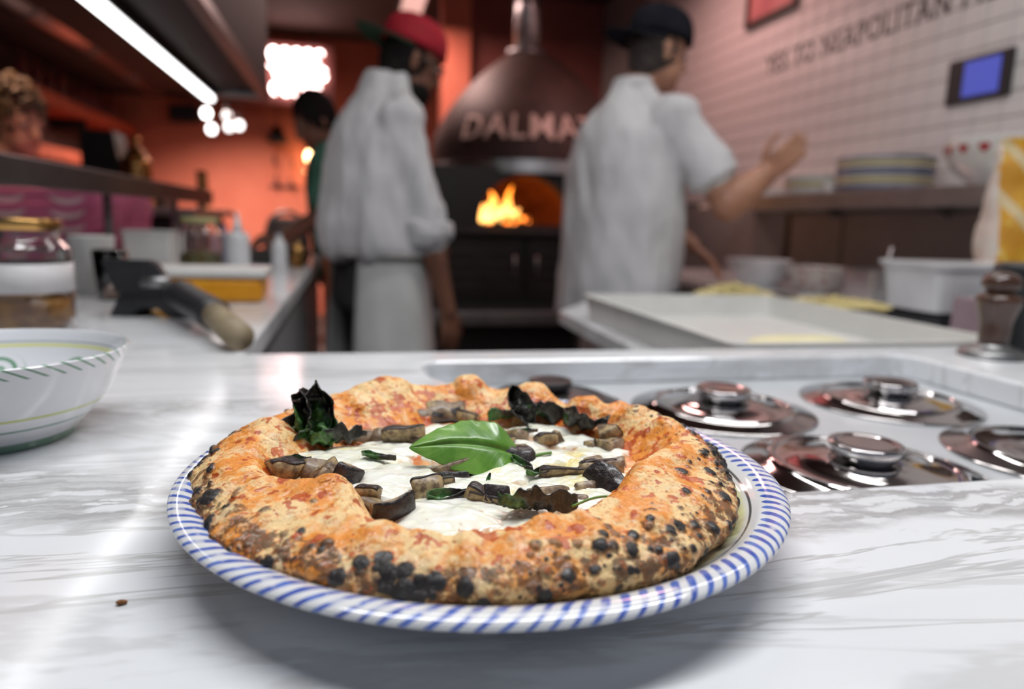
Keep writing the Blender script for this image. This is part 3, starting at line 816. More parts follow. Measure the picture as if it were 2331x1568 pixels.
def aubergine(x, y, L, R, rot, z=0.0, seed=0, ang=70, thick=0.93):
    """L length, R radius of the wedge; rot = xyz euler in degrees"""
    n, k = 14, 16
    A = np.radians(np.linspace(-ang / 2, ang / 2, n))
    def shell(rad, zs):
        return
    prof = [(R * math.cos(a), R * math.sin(a)) for a in A]
    inner = R * (1 - thick)
    back = [(inner * math.cos(a) , inner * math.sin(a)) for a in A[::-1]]
    sect = np.array(prof + back); m = len(sect)
    cx = sect.mean(0)
    xs = np.linspace(-L / 2, L / 2, k)
    tp = np.sqrt(np.clip(1 - (np.abs(np.linspace(-1, 1, k)) ** 6) * .35, 0, 1))
    W = np.zeros((k, m, 3))
    for i in range(k):
        W[i, :, 0] = xs[i] * (1 + 0.15 * math.sin(seed * 1.7)) ; W[i, :, 1:] = cx + (sect - cx) * tp[i]
    W[..., 1] -= cx[0]
    W += 0.24 * R * np.stack([fbm(W + seed, 48, 2, seed), fbm(W + seed, 52, 2, seed + 4), fbm(W + seed, 52, 2, seed + 8)], -1)
    W[..., 2] += (W[..., 0] ** 2) * 9 * math.sin(seed * 2.3)        # slight curl
    def build(lo, hi, off, name, mat, par):
        v = []; f = []
        U = W[:, lo:hi].copy()
        if off is not None:
            ctr_ = W.mean((0, 1)); dirs = U - np.array([0, ctr_[1] - R * .8, ctr_[2]]); dirs[..., 0] = 0
            dirs /= np.linalg.norm(dirs, axis=-1, keepdims=True) + 1e-9
            outer_ = U + dirs * off; inner_ = U - dirs * off * .4
            U = np.concatenate([outer_, inner_[:, ::-1]], 1)
        q = U.shape[1]
        v = U.reshape(-1, 3)
        for i in range(k - 1):
            for j in range(q): f.append((i * q + j, i * q + (j + 1) % q, (i + 1) * q + (j + 1) % q, (i + 1) * q + j))
        f.append(tuple(range(q))[::-1]); f.append(tuple((k - 1) * q + j for j in range(q)))
        return link(name, fix_normals(me_from(name, v, f)), mat, par)
    ob = build(0, m, None, 'aubergine_piece', FL, pizza)
    build(0, n, 0.0006, 'skin', SK, ob)
    ob.location = (x * TS - PC[0], y * TS - PC[1], CZ_ + z - .0014)
    ob.rotation_euler = [math.radians(q) for q in rot]
    return ob
AUB = [  # x, y, L, R, rot(xyz deg), z, sector; skin looks along local +Y
    (0.0330, 0.4330, .030, .020, (58, -8, 12), .0020, 70), (0.0190, 0.4400, .020, .018, (-70, 0, -15), .0010, 80), (0.0060, 0.4430, .022, .018, (-50, 10, 10), .0010, 80),
    (0.0175, 0.3215, .025, .019, (-18, 4, 196), .0030, 85), (0.0030, 0.3330, .024, .016, (-60, 0, -35), .0010, 70), (0.0075, 0.3420, .018, .012, (70, 0, -30), .0015, 60),
    (-0.0035, 0.3680, .015, .018, (10, 55, 205), .0040, 75), (-0.0120, 0.3690, .016, .014, (-60, 40, 10), .0020, 80), (-0.0360, 0.3790, .026, .018, (62, 12, 25), .0025, 75),
    (-0.0200, 0.3840, .022, .017, (-70, 20, 15), .0030, 90), (-0.0150, 0.3740, .018, .016, (-40, -30, -10), .0020, 80),
    (0.0530, 0.3700, .029, .016, (-48, -12, 14), .0040, 60), (0.0530, 0.3640, .022, .012, (10, 0, 184), .0005, 60),
    (0.0370, 0.3430, .024, .018, (35, -6, 15), .0010, 75), (0.0430, 0.3480, .022, .012, (80, -8, 10), .0030, 50),
    (0.0600, 0.3280, .018, .014, (75, 25, -30), .0025, 55), (0.0690, 0.3290, .022, .013, (30, -14, 196), .0035, 50), (0.0640, 0.3250, .026, .008, (80, 12, -16), .0025, 40),
    (0.1350, 0.3390, .028, .017, (40, -20, 120), .0030, 70), (0.1370, 0.3580, .032, .015, (-70, -2, 6), .0025, 60), (0.1360, 0.3610, .032, .010, (85, -2, 6), .0040, 40),
    (0.1575, 0.4090, .018, .020, (65, 58, 10), .0060, 65), (0.1600, 0.4010, .020, .018, (-50, 10, 40), .0020, 90), (0.1500, 0.4050, .014, .013, (-60, 0, 20), .0015, 80),
    (0.1200, 0.4150, .020, .014, (70, -10, 10), .0020, 60), (0.1285, 0.4160, .012, .013, (-30, 60, 10), .0035, 60),
    (0.0640, 0.4880, .034, .022, (-80, 0, 4), .0045, 100), (0.0640, 0.4850, .030, .014, (20, 0, 182), .0015, 60), (0.0470, 0.4830, .018, .018, (-60, 10, 30), .0020, 90), (0.0780, 0.4760, .020, .014, (60, 0, -35), .0005, 60),
    (0.1470, 0.3750, .024, .014, (-80, 0, 10), .0000, 70), (0.1390, 0.3800, .018, .013, (-70, 6, 30), .0005, 80),
    (0.1040, 0.4240, .018, .017, (-60, 35, 40), .0015, 90), (0.0920, 0.4150, .018, .014, (60, 0, 20), .0005, 60), (0.0930, 0.3880, .028, .017, (40, -20, 190), .0010, 80), (0.0990, 0.3960, .014, .014, (-50, 30, 30), .0015, 80),
    (0.1120, 0.3550, .032, .011, (80, 0, -4), .0025, 40), (0.0990, 0.3330, .022, .016, (-55, 12, 25), .0010, 70), (0.1240, 0.3390, .024, .013, (-75, 0, 12), .0000, 60),
    (0.1110, 0.3235, .018, .013, (-75, 0, -5), .0000, 70), (0.1310, 0.3165, .016, .012, (-75, 0, 10), .0000, 70), (0.0380, 0.4300, .010, .010, (-60, 0, 20), .0010, 80)]
for i, (x, y, L, R, rot, z, ang) in enumerate(AUB): aubergine(x, y, L * .74, R * .72, rot, z, seed=i + 1, ang=ang)

# ---------------------------------------------------------------- leaves
def leaf_grid(L, Wd, nu=46, nv=27, tip=1.35, base=0.9):
    """flat leaf in XY: x along the midrib (0..L), y across"""
    u = np.linspace(0, 1, nu)[:, None]; v = np.linspace(-1, 1, nv)[None, :]
    half = Wd / 2 * (np.sin(np.pi * u ** 0.80) ** 0.80) * (1 - 0.18 * u)
    half = half * (1 + 0.02 * np.sin(u * 60))
    X = u * L * np.ones_like(v); Y = half * v
    return u * np.ones_like(v), v * np.ones_like(u), X, Y
def solid_grid(name, P, thick):
    nu, nv = P.shape[:2]
    du = np.gradient(P, axis=0); dv = np.gradient(P, axis=1); n = np.cross(du, dv); n /= np.linalg.norm(n, axis=-1, keepdims=True) + 1e-12
    T = np.concatenate([P + n * thick / 2, P - n * thick / 2]).reshape(-1, 3); o = nu * nv
    f = []
    for i in range(nu - 1):
        for j in range(nv - 1):
            a = i * nv + j; f.append((a, a + nv, a + nv + 1, a + 1)); f.append((o + a, o + a + 1, o + a + nv + 1, o + a + nv))
    for i in range(nu - 1):
        for j in (0, nv - 1):
            a = i * nv + j; q = (a, a + nv, o + a + nv, o + a); f.append(q if j == nv - 1 else q[::-1])
    for j in range(nv - 1):
        for i in (0, nu - 1):
            a = i * nv + j; q = (a, a + 1, o + a + 1, o + a); f.append(q if i == 0 else q[::-1])
    me = me_from(name, T, f)
    return me
def leaf_mat(name, fresh=True):
    m = NT(name); o = m.obj()
    u = m.attr('lu'); v = m.math('ABSOLUTE', m.attr('lv'))
    n = m.noise(o, 70, 3); n2 = m.noise(o, 420, 3)
    mid = m.math('SUBTRACT', 1.0, m.step(v, 0.012, 0.06))
    side = m.math('FRACT', m.math('MULTIPLY', m.math('SUBTRACT', u, m.math('MULTIPLY', v, 0.22)), 7.0))
    sd = m.math('SUBTRACT', 1.0, m.step(m.math('ABSOLUTE', m.math('SUBTRACT', side, 0.5)), 0.015, 0.07))
    vein = m.math('MAXIMUM', mid, m.math('MULTIPLY', sd, 0.55))
    if fresh:
        c = m.mix(m.step(n, .35, .7), srgb(84, 134, 40), srgb(118, 164, 66))
        c = m.mix(m.math('MULTIPLY', vein, 0.10), c, srgb(134, 172, 90))
        m.p(Base_Color=c, Roughness=0.34, Coat_Weight=0.35, Coat_Roughness=0.14, Subsurface_Weight=0.12, Subsurface_Radius=(.001, .003, .0006))
        m.bump(m.math('SUBTRACT', m.math('MULTIPLY', m.math('SINE', m.math('MULTIPLY', side, math.pi)), 0.9), m.math('MULTIPLY', vein, 0.5)), 0.14, 0.0008)
    else:
        g = m.attr('burn')
        bf = m.step(m.math('ADD', g, m.math('MULTIPLY', m.math('SUBTRACT', n, 0.5), 0.9)), 0.36, 0.60)
        gc = m.mix(m.step(n2, .4, .65), srgb(48, 92, 36), srgb(88, 132, 64))
        c = m.mix(bf, gc, m.mix(m.step(n2, .45, .7), (0.011, 0.011, 0.010, 1), (0.050, 0.040, 0.032, 1)))
        m.p(Base_Color=c, Roughness=0.42, Coat_Weight=0.25, Coat_Roughness=0.2)
        m.bump(n2, 0.5, 0.0010)
    return m.m
FRESH = leaf_mat('fresh_basil'); BURNT = leaf_mat('roasted_basil', False)
STEM = nmat('basil_stem', srgb(120, 160, 80), srgb(96, 136, 60), 300, 0.35)

def set_leaf(me, U, Vv, burn=None):
    fattr(me, 'lu', np.r_[U.ravel(), U.ravel()]); fattr(me, 'lv', np.r_[Vv.ravel(), Vv.ravel()])
    if burn is not None: fattr(me, 'burn', np.r_[burn.ravel(), burn.ravel()])

# the fresh leaf on top of the cheese
U, Vv, X, Y = leaf_grid(0.064, 0.040, 60, 41)
Xn = X - 0.032
hump = 0.0105 * (1 - (Xn / 0.034) ** 2)
Zl = hump - 0.0045 * np.abs(Vv) ** 1.5 * np.sin(np.pi * U) + 0.0006 * np.sin(U * 22 - np.abs(Vv) * 3.0) * np.abs(Vv) * np.sin(np.pi * U) + 0.0030 * np.exp(-((U - .22) / .14) ** 2) * np.abs(Vv)
Zl -= 0.0024 * np.exp(-(Vv / .10) ** 2) * np.sin(np.pi * U) ** .5
G = np.stack([Xn, Y, Zl], -1)
lf_me = solid_grid('basil_leaf', G, 0.0004); set_leaf(lf_me, U, Vv)
lf = link('basil_leaf', lf_me, FRESH)
tag(lf, 'single fresh bright green basil leaf laid on the melted mozzarella', 'leaf')
lf.location = (0.0605, 0.3700, PB + CZ_ + 0.0060)
lf.rotation_euler = (math.radians(-38), math.radians(-8), math.radians(184))
st = crv([(-0.0315, 0, 0.0008), (-0.038, 0.000, 0.0012), (-0.044, -0.001, 0.0030), (-0.0505, -0.002, 0.0040)], 6)
tube('stem', st, [0.0011] * 3 + [0.0009] * (len(st) - 3), STEM, lf, 8)

def burnt_leaf(x, y, L, Wd, rot, z, seed, curl=0.012, burn_lo=0.0, crump=0.006, name='roasted_basil_leaf'):
    U, Vv, X, Y = leaf_grid(L, Wd, 54, 31)
    P = np.stack([X - L / 2, Y, 0 * X], -1)
    q = P + seed * 0.37
    P[..., 2] = curl * (np.abs(Vv) ** 1.6) + crump * fbm(q, 60, 3, seed) + 0.5 * crump * fbm(q, 150, 3, seed + 1)
    P[..., 1] *= 0.72 + 0.25 * np.cos(U * 3 + seed)
    P[..., 1] += crump * .8 * fbm(q, 48, 2, seed + 3); P[..., 0] += crump * .5 * fbm(q, 60, 2, seed + 6)
    me = solid_grid(name, P, 0.0007)
    burn = np.clip(burn_lo + (1 - burn_lo) * (0.18 * np.abs(Vv) ** 1.5 + 0.80 * U ** 1.4) + 0.22 * fbm(q, 60, 2, seed + 8), 0, 1)
    set_leaf(me, U, Vv, burn)
    o = link(name, me, BURNT, pizza)
    o.location = (x * TS - PC[0], y * TS - PC[1], CZ_ + z)
    o.rotation_euler = [math.radians(k) for k in rot]
    return o
burnt_leaf(-0.0220, 0.4360, .046, .052, (6, -72, 84), .0145, 1, .010, .0, .0085)     # upright curl at the far left
burnt_leaf(-0.0260, 0.4330, .036, .034, (-10, -60, 60), .0120, 15, .012, .35, .008)
burnt_leaf(-0.0090, 0.4230, .032, .024, (-25, -4, 12), .0040, 2, .006, .30, .005)
burnt_leaf(0.1120, 0.4640, .030, .026, (0, -56, 100), .0085, 3, .008, .75, .006)
burnt_leaf(0.1080, 0.4630, .034, .020, (-20, 0, 6), .0025, 16, .006, .40, .005)
burnt_leaf(0.1330, 0.4560, .044, .024, (-35, 4, -14), .0040, 4, .007, .45, .006)
burnt_leaf(0.1490, 0.4330, .034, .024, (-30, 0, -56), .0040, 5, .007, .60, .006)
bl_ = burnt_leaf(0.0860, 0.3070, .038, .022, (-25, 4, 4), .0035, 6, .006, .45, .006)
tube('stem', crv([(0.016, -.002, 0), (0.026, -.004, .0035), (0.034, -.007, .0040), (0.041, -.012, .0015)], 5), 0.0007, STEM, bl_, 6)
burnt_leaf(0.0140, 0.3950, .020, .010, (15, 0, -22), .0016, 7, .003, .0, .002)
burnt_leaf(0.0460, 0.3330, .022, .010, (20, 0, 10), .0010, 8, .003, .1, .002)
burnt_leaf(0.0950, 0.3700, .016, .009, (25, 0, -70), .0015, 9, .003, .15, .003)
burnt_leaf(0.1010, 0.3580, .018, .008, (25, 0, 5), .0015, 10, .003, .3, .003)
burnt_leaf(0.1080, 0.4330, .020, .007, (15, 0, 0), .0010, 11, .002, .1, .002)
burnt_leaf(-0.0320, 0.3900, .018, .010, (20, 0, 30), .0015, 12, .003, .2, .003)
burnt_leaf(0.0000, 0.4360, .016, .010, (20, 0, 10), .0012, 13, .003, .1, .003)
burnt_leaf(0.0702, 0.3505, .0055, .0035, (30, -40, 60), .0030, 14, .0008, .0, .0006)

# crumb on the marble
cb = link('bread_crumb', organic('bread_crumb', [ell((0, 0, .0012), .0022, .0014, .0011), ell((.0014, .0004, .0010), .0012, .0010, .0009)], .0005, nmat('crumb_brown', srgb(150, 96, 40), srgb(110, 66, 26), 500, 0.7)).data, None) if False else organic('bread_crumb', [ell((-0.095, 0.298, CT + .0012), .0022, .0014, .0011), ell((-0.0936, 0.2984, CT + .0010), .0012, .0010, .0009)], .0004, nmat('crumb_brown', srgb(150, 96, 40), srgb(110, 66, 26), 500, 0.7))
tag(cb, 'tiny brown crumb lying on the bare marble', 'crumb')

# ---------------------------------------------------------------- bowl at the left
def bowl_mat():
    m = NT('painted_bowl_glaze'); o = m.obj(); s = m.add('ShaderNodeSeparateXYZ', {0: o}); X, Y, Z = s.outputs
    r = m.math('SQRT', m.math('ADD', m.math('MULTIPLY', X, X), m.math('MULTIPLY', Y, Y))); a = m.math('ARCTAN2', Y, X)
    side = m.attr('inside')
    wob = m.math('SUBTRACT', m.noise(o, 40, 2), 0.5)
    def ringz(z, w): return m.math('MULTIPLY', m.math('SUBTRACT', 1.0, m.step(m.math('ABSOLUTE', m.math('SUBTRACT', Z, z)), w * .6, w)), m.math('SUBTRACT', 1.0, side))
    def ringi(z, w): return m.math('MULTIPLY', m.math('SUBTRACT', 1.0, m.step(m.math('ABSOLUTE', m.math('SUBTRACT', Z, z)), w * .6, w)), side)
    c = m.mix(m.noise(o, 20, 2), (0.80, 0.81, 0.83, 1), (0.75, 0.76, 0.79, 1))
    c = m.mix(m.math('MULTIPLY', ringz(0.0265, 0.0013), .8), c, srgb(190, 196, 90))
    c = m.mix(m.math('MULTIPLY', ringz(0.0175, 0.0010), .85), c, srgb(60, 120, 84))
    c = m.mix(m.math('MULTIPLY', m.math('SUBTRACT', 1.0, m.step(Z, 0.0055, 0.0068)), .85), c, srgb(70, 124, 90))
    # dashes under the lip
    fr = m.math('ABSOLUTE', m.math('SUBTRACT', m.math('FRACT', m.math('ADD', m.math('MULTIPLY', a, 7.8), m.math('MULTIPLY', Z, 160))), .5))
    dash = m.math('MULTIPLY', m.math('SUBTRACT', 1.0, m.step(fr, .10, .16)), m.math('MULTIPLY', m.step(Z, .0555, .0565), m.math('SUBTRACT', 1.0, side)))
    c = m.mix(m.math('MULTIPLY', dash, .85), c, srgb(70, 130, 92))
    # inside: grey line, yellow line and green scrolls
    c = m.mix(m.math('MULTIPLY', ringi(0.0545, 0.0008), .6), c, srgb(120, 130, 130))
    c = m.mix(m.math('MULTIPLY', ringi(0.0515, 0.0016), .75), c, srgb(220, 220, 110))
    ua = m.math('MULTIPLY', m.math('SUBTRACT', m.math('FRACT', m.math('MULTIPLY', a, 1.3)), .5), 0.075)
    ub = m.math('SUBTRACT', Z, 0.0330)
    rd = m.math('SQRT', m.math('ADD', m.math('MULTIPLY', ua, ua), m.math('MULTIPLY', m.math('MULTIPLY', ub, ub), 2.4)))
    sw = m.math('ABSOLUTE', m.math('SUBTRACT', m.math('FRACT', m.math('ADD', m.math('MULTIPLY', rd, 92), m.math('MULTIPLY', m.math('ARCTAN2', ub, ua), .159))), .5))
    scroll = m.math('MULTIPLY', m.math('MULTIPLY', m.math('SUBTRACT', 1.0, m.step(sw, .15, .22)), m.math('SUBTRACT', 1.0, m.step(rd, .019, .022))), side)
    c = m.mix(m.math('MULTIPLY', scroll, .85), c, srgb(76, 140, 96))
    m.p(Base_Color=c, Roughness=0.10, Coat_Weight=.5, Coat_Roughness=.05)
    return m.m
outp = crv([(0.0, 0.004), (0.040, 0.004), (0.046, 0.000), (0.051, 0.000), (0.053, 0.004), (0.055, 0.008), (0.069, 0.022), (0.080, 0.040), (0.0885, 0.0605), (0.0900, 0.0632)], 5)
inp = crv([(0.0900, 0.0632), (0.0888, 0.0640), (0.0868, 0.0618), (0.0785, 0.042), (0.066, 0.0245), (0.046, 0.013), (0.02, 0.0105), (0.0, 0.010)], 5)[1:]
bo = lathe('serving_bowl', outp + inp, bowl_mat(), None, (-0.252, 0.553, CT), n=128)
me = bo.data; n_ = len(me.vertices); co = np.empty(n_ * 3); me.vertices.foreach_get('co', co); co = co.reshape(-1, 3)
no = np.empty(n_ * 3); me.vertices.foreach_get('normal', no); no = no.reshape(-1, 3)
inside = ((no[:, 0] * co[:, 0] + no[:, 1] * co[:, 1] < 0) | ((no[:, 2] > .5) & (np.hypot(co[:, 0], co[:, 1]) < .075))) & (co[:, 2] > .009)
fattr(me, 'inside', inside.astype(float))
bo.rotation_euler = (0, 0, math.radians(40))
tag(bo, 'white ceramic bowl with green scrolls inside and green and yellow stripes outside', 'bowl')

# ---------------------------------------------------------------- sunken pans with polished lids
LZ = CT - 0.0308
lid_prof = [(0.0880, 0.0)] + crv([(0.0905, 0.0), (0.0915, 0.0010), (0.0905, 0.0022), (0.082, 0.0040), (0.0720, 0.0064), (0.0690, 0.0084)], 5) + crv([(0.0690, 0.0084), (0.0665, 0.0085), (0.0640, 0.0070), (0.052, 0.0082), (0.038, 0.0110), (0.024, 0.0128)], 5)[1:] + [(0.0, 0.0130)]
knob_prof = [(0.0, 0.0128), (0.0220, 0.0128), (0.0226, 0.0150)] + crv([(0.0226, 0.0150), (0.0262, 0.0156), (0.0276, 0.0180), (0.0276, 0.0225), (0.0262, 0.0246), (0.0225, 0.0244), (0.018, 0.0236), (0.0, 0.0234)], 4)
lid_prof = [(r_ * 1.05, z_ * 1.05) for r_, z_ in lid_prof]
knob_prof = [(r_ * 1.05, z_ * 1.05) for r_, z_ in knob_prof]
lid_me = lathe_me('lid_disc', lid_prof, 128); knob_me = lathe_me('knob', knob_prof, 96)
lid_me.materials.append(M['mirror_steel']); knob_me.materials.append(M['mirror_steel'])
LIDS = [((0.385, 0.662), 'polished steel lid with round knob, on the far row beside the dark pan lid', M['mirror_steel']),
        ((0.602, 0.672), 'polished steel lid with round knob, in the far corner of the sunken well', M['mirror_steel']),
        ((0.405, 0.470), 'polished steel lid with round knob, right behind the pizza plate', M['mirror_steel']),
        ((0.618, 0.477), 'polished steel lid with round knob, in the near corner of the sunken well', M['mirror_steel'])]
for i, ((x, y), lab, mt) in enumerate(LIDS):
    t = empty('pan_lid', (x, y, LZ), 0.4 * i)
    tag(t, lab, 'lid', 'steel lids in the sunken well')
    link('lid_disc', lid_me, None, t); link('knob', knob_me, None, t)
t = tag(empty('pan_lid', (0.206, 0.706, LZ)), 'dark grey pan lid in the sunken well, half hidden behind the crust', 'lid', 'steel lids in the sunken well')
link('lid_disc', lathe_me('lid_disc', [(r * .85, z * 1.2) for r, z in lid_prof], 96), M['dark_steel'], t)
link('knob', lathe_me('knob', [(r * .8, z * .9 + .005) for r, z in knob_prof], 64), M['dark_steel'], t)

# ---------------------------------------------------------------- pizza oven
ov = tag(empty('pizza_oven', (1.10, 4.3, 0)), 'domed dark wood-fired oven with white lettering, steel band and a fire in its mouth', 'oven')
def oven_mat():
    m = NT('oven_mosaic'); o = m.obj()
    v = m.add('ShaderNodeTexVoronoi', {'Vector': o, 'Scale': 42.0})
    c = m.mix(m.step(m.noise(o, 4, 3), .3, .7), srgb(58, 42, 38), srgb(78, 54, 48))
    c = m.mix(m.math('MULTIPLY', m.step(v.outputs[0], .5, .8), .5), c, srgb(34, 26, 26))
    m.p(Base_Color=c, Roughness=0.62); m.bump(v.outputs[0], .3, .004)
    return m.m
DC = (0.10, 0.62)        # dome centre relative to the oven's front middle
dome = lathe('dome', crv([(0.66, 1.44), (0.662, 1.54), (0.640, 1.65), (0.575, 1.78), (0.47, 1.92), (0.345, 2.05), (0.205, 2.16), (0.085, 2.215), (0.0, 2.222)], 6), oven_mat(), ov, (DC[0], DC[1], 0), 72)
lathe('steel_band', [(0.668, 1.38), (0.70, 1.38), (0.70, 1.455), (0.668, 1.455), (0.668, 1.38)], M['steel'], ov, (DC[0], DC[1], 0), 72, False)
lathe('chimney', [(0.0, 2.18), (0.085, 2.18), (0.085, 2.90), (0.0, 2.90)], M['steel'], ov, (DC[0] - .03, DC[1], 0), 32)
lathe('chimney_collar', [(0.087, 2.19), (0.14, 2.19), (0.13, 2.23), (0.087, 2.25)], M['dull_steel'], ov, (DC[0] - .03, DC[1], 0), 32)
# black front with an arched mouth
def arch_front():
    W, z0, z1, aw, az, ah = 0.62, 0.0, 1.405, 0.29, 1.065, 0.30
    pts_o = [(-W, z0), (W, z0), (W, z1), (-W, z1)]
    arch = [(-aw, az)] + [(-aw * math.cos(t), az + ah * math.sin(t) ** .9) for t in np.linspace(0.05, math.pi - .05, 24)] + [(aw, az)]
    bm = bmesh.new()
    for loop in (pts_o, arch):
        vs_ = [bm.verts.new((x, 0, z)) for x, z in loop]
        for i in range(len(vs_)): bm.edges.new((vs_[i], vs_[(i + 1) % len(vs_)]))
    bmesh.ops.triangle_fill(bm, edges=bm.edges[:], use_beauty=True)
    ex = bmesh.ops.extrude_face_region(bm, geom=bm.faces[:])
    for g in ex['geom']:
        if isinstance(g, bmesh.types.BMVert): g.co.y += 0.10
    bmesh.ops.recalc_face_normals(bm, faces=bm.faces)
    me = bpy.data.meshes.new('front_panel'); bm.to_mesh(me); bm.free(); return me
f_ = link('front_panel', arch_front(), M['black'], ov, smooth=False); f_.location = (-0.05, 0, 0)
# vaulted chamber behind the mouth
BR = nmat('fire_brick', srgb(150, 92, 50), srgb(110, 62, 34), 9, 0.9, bump=.4, bdist=.01)
ch_v = []; ch_f = []
for k_, yy in enumerate((0.101, 0.35, 0.62, 0.90)):
    sc = (1.0, 1.25, 1.35, 0.9)[k_]
    for t in np.linspace(0, math.pi, 20): ch_v.append((-0.05 - .295 * sc * math.cos(t), yy, 1.06 + .31 * (1 if k_ == 0 else 1.12) * math.sin(t) ** .9))
for k_ in range(3):
    for i in range(19): ch_f.append((k_ * 20 + i, k_ * 20 + i + 1, (k_ + 1) * 20 + i + 1, (k_ + 1) * 20 + i))
ch_f.append(tuple(range(60, 80)))
link('chamber', me_from('chamber', ch_v, ch_f), BR, ov)
box('hearth', -0.48, 0.38, 0.101, 0.92, 1.03, 1.06, BR, ov)
box('hearth_sill', -0.62, 0.52, -0.10, 0.02, 1.005, 1.035, M['dark_steel'], ov, .004)
# body, doors, foot rail
box('body', -0.66, 0.60, 0.101, 1.25, 0.30, 1.00, M['black'], ov)
dm = nmat('oven_door_steel', (0.050, 0.046, 0.042, 1), (0.036, 0.033, 0.031, 1), 7, .4, .6)
for x0, x1 in ((-0.60, -0.06), (-0.04, 0.50)):
    d_ = box('door', x0, x1, -0.030, -0.002, 0.62, 0.985, dm, ov, .006)
    for q in range(4): box('louvre', x0 + .05, x1 - .05, -.036, -.028, .68 + q * .07, .70 + q * .07, M['dark_steel'], d_)
    tube('handle', [(x1 - .06 if x0 < -.1 else x0 + .06, -.05, .76), (x1 - .06 if x0 < -.1 else x0 + .06, -.05, .88)], .008, M['steel'], d_)
box('foot_shelf', -0.64, 0.56, -0.16, 0.02, 0.46, 0.54, M['dull_steel'], ov, .006)
for x in (-.58, .50):
    box('leg', x - .03, x + .03, .12, .18, 0, .32, M['black'], ov); box('leg', x - .03, x + .03, 1.1, 1.16, 0, .32, M['black'], ov)
# lettering bent round the dome
LW = nmat('white_mosaic_letters', srgb(226, 204, 194), srgb(206, 180, 168), 60, .5)
tm = text_me('DALMATA', 0.215, 0.006)
w_ = max(v.co.x for v in tm.vertices)
arc = 1.66
for v in tm.vertices:
    u, h, d = v.co
    a = -math.pi / 2 - arc / 2 + u / w_ * arc - 0.10
    z = 1.585 + h * 1.0
    R_ = float(np.interp(z, (1.44, 1.54, 1.60, 1.65, 1.715, 1.78), (.662, .665, .656, .643, .613, .577)))
    v.co = (DC[0] + (R_ + .004 + d) * math.cos(a), DC[1] + (R_ + .004 + d) * math.sin(a), z)
fix_normals(tm); link('lettering', tm, LW, ov, smooth=False)
# fire
FM = NT('flame'); g_ = FM.add('ShaderNodeSeparateXYZ', {0: FM.obj()}).outputs[2]
FM.p(Base_Color=(0, 0, 0, 1), Emission_Color=FM.mix(FM.step(FM.math('ADD', g_, FM.math('MULTIPLY', FM.noise(FM.obj(), 14, 2), .06)), 0.04, .26), (1.0, 0.52, 0.14, 1), (1.0, 0.24, 0.02, 1)), Emission_Strength=4.5)
fire = tag(empty('wood_fire', (0.98, 4.72, 1.06)), 'orange flames licking up from burning logs inside the oven mouth', 'fire')
rn = random.Random(3)
for i, (fx, fh, fr_) in enumerate([(-.20, .09, .026), (-.13, .15, .026), (-.07, .22, .032), (.00, .16, .026), (.05, .26, .022), (.09, .11, .026), (-.03, .12, .030)]):
    pts = crv([(fx, 0, .02), (fx + rn.uniform(-.02, .02), .01, fh * .35), (fx + rn.uniform(-.03, .03), 0, fh * .7), (fx + rn.uniform(-.02, .05), 0, fh)], 4)
    k_ = len(pts); rad = [fr_ * (math.sin(math.pi * min(1, .25 + .75 * j / (k_ - 1))) ** .8 * .9 + .06) for j in range(k_)]
    tube('flame', pts, rad, FM.m, fire, 10)
EM = NT('ember_log'); en = EM.noise(EM.obj(), 30, 3)
EM.p(Base_Color=(0.02, 0.012, 0.010, 1), Roughness=.9, Emission_Color=(1, .22, .03, 1), Emission_Strength=EM.math('MULTIPLY', EM.step(en, .5, .65), 5.0))
for i, (lx, la) in enumerate(((-.14, .4), (-.02, -.5), (.08, .2))):
    tube('log', [(lx - .13 * math.cos(la), .03 - .13 * math.sin(la), .030), (lx + .13 * math.cos(la), .03 + .13 * math.sin(la), .036)], [.03, .027], EM.m, fire, 10)
fl = bpy.data.lights.new('fire_glow', 'POINT'); fl.energy = 2.2; fl.color = (1, .42, .10); fl.shadow_soft_size = .08
flo = bpy.data.objects.new('fire_glow', fl); COL.objects.link(flo); flo.location = (0.97, 4.62, 1.24)

# ---------------------------------------------------------------- lamps
def lamp_bar(loc, L, ang, lab, name='linear_lamp'):
    t = tag(empty(name, loc, ang), lab, 'lamp')
    box('housing', -L / 2, L / 2, -.07, .07, .01, .06, M['black'], t, .004)
    box('diffuser', -L / 2 + .02, L / 2 - .02, -.06, .06, .002, .012, emat('lamp_diffuser', (1, .97, .94, 1), 3.0), t)
    for x in (-L / 2 + .2, L / 2 - .2): tube('hanger', [(x, 0, .05), (x, 0, ZC - loc[2])], .004, M['black'], t, 6)
    return t
lamp_bar((0.30, 0.52, 2.27), 1.8, 0, 'long black linear lamp hanging over the front marble counter')
lamp_bar((0.9, 1.75, 2.42), 1.8, 0, 'added long black linear lamp over the work counter and aisle, lighting the cooks')  # added lamp out of view, there to light the cooks
def added_rose_lamp(loc, L, lab):  # invented housing and diffuser for each added rose fill light
    t = tag(empty('added_rose_lamp', loc), lab, 'lamp', 'added rose lamps')
    box('housing', -.10, .10, -L / 2, L / 2, .005, .06, M['dark_steel'], t, .004)
    box('diffuser', -.08, .08, -L / 2 + .02, L / 2 - .02, .001, .006, emat('added_rose_diffuser', (1, .6, .52, 1), 0.8), t)
    tube('hanger', [(0, 0, .05), (0, 0, ZC - loc[2])], .005, M['black'], t, 6)
t_ = tag(empty('added_rose_lamp', (-1.05, 6.5, 2.185)), 'added slim rose lamp under the dark soffit, brightening the coral back wall', 'lamp', 'added rose lamps')  # invented housing for the fill light added at the back wall
box('housing', -.10, .10, -.75, .75, .003, .034, M['dark_steel'], t_, .004)
added_rose_lamp((0.45, 5.2, 2.61), 1.1, 'added slim rose lamp between the coral column and the oven')
added_rose_lamp((1.55, 3.6, 2.61), 0.9, 'added slim rose lamp tinting the tiled wall')

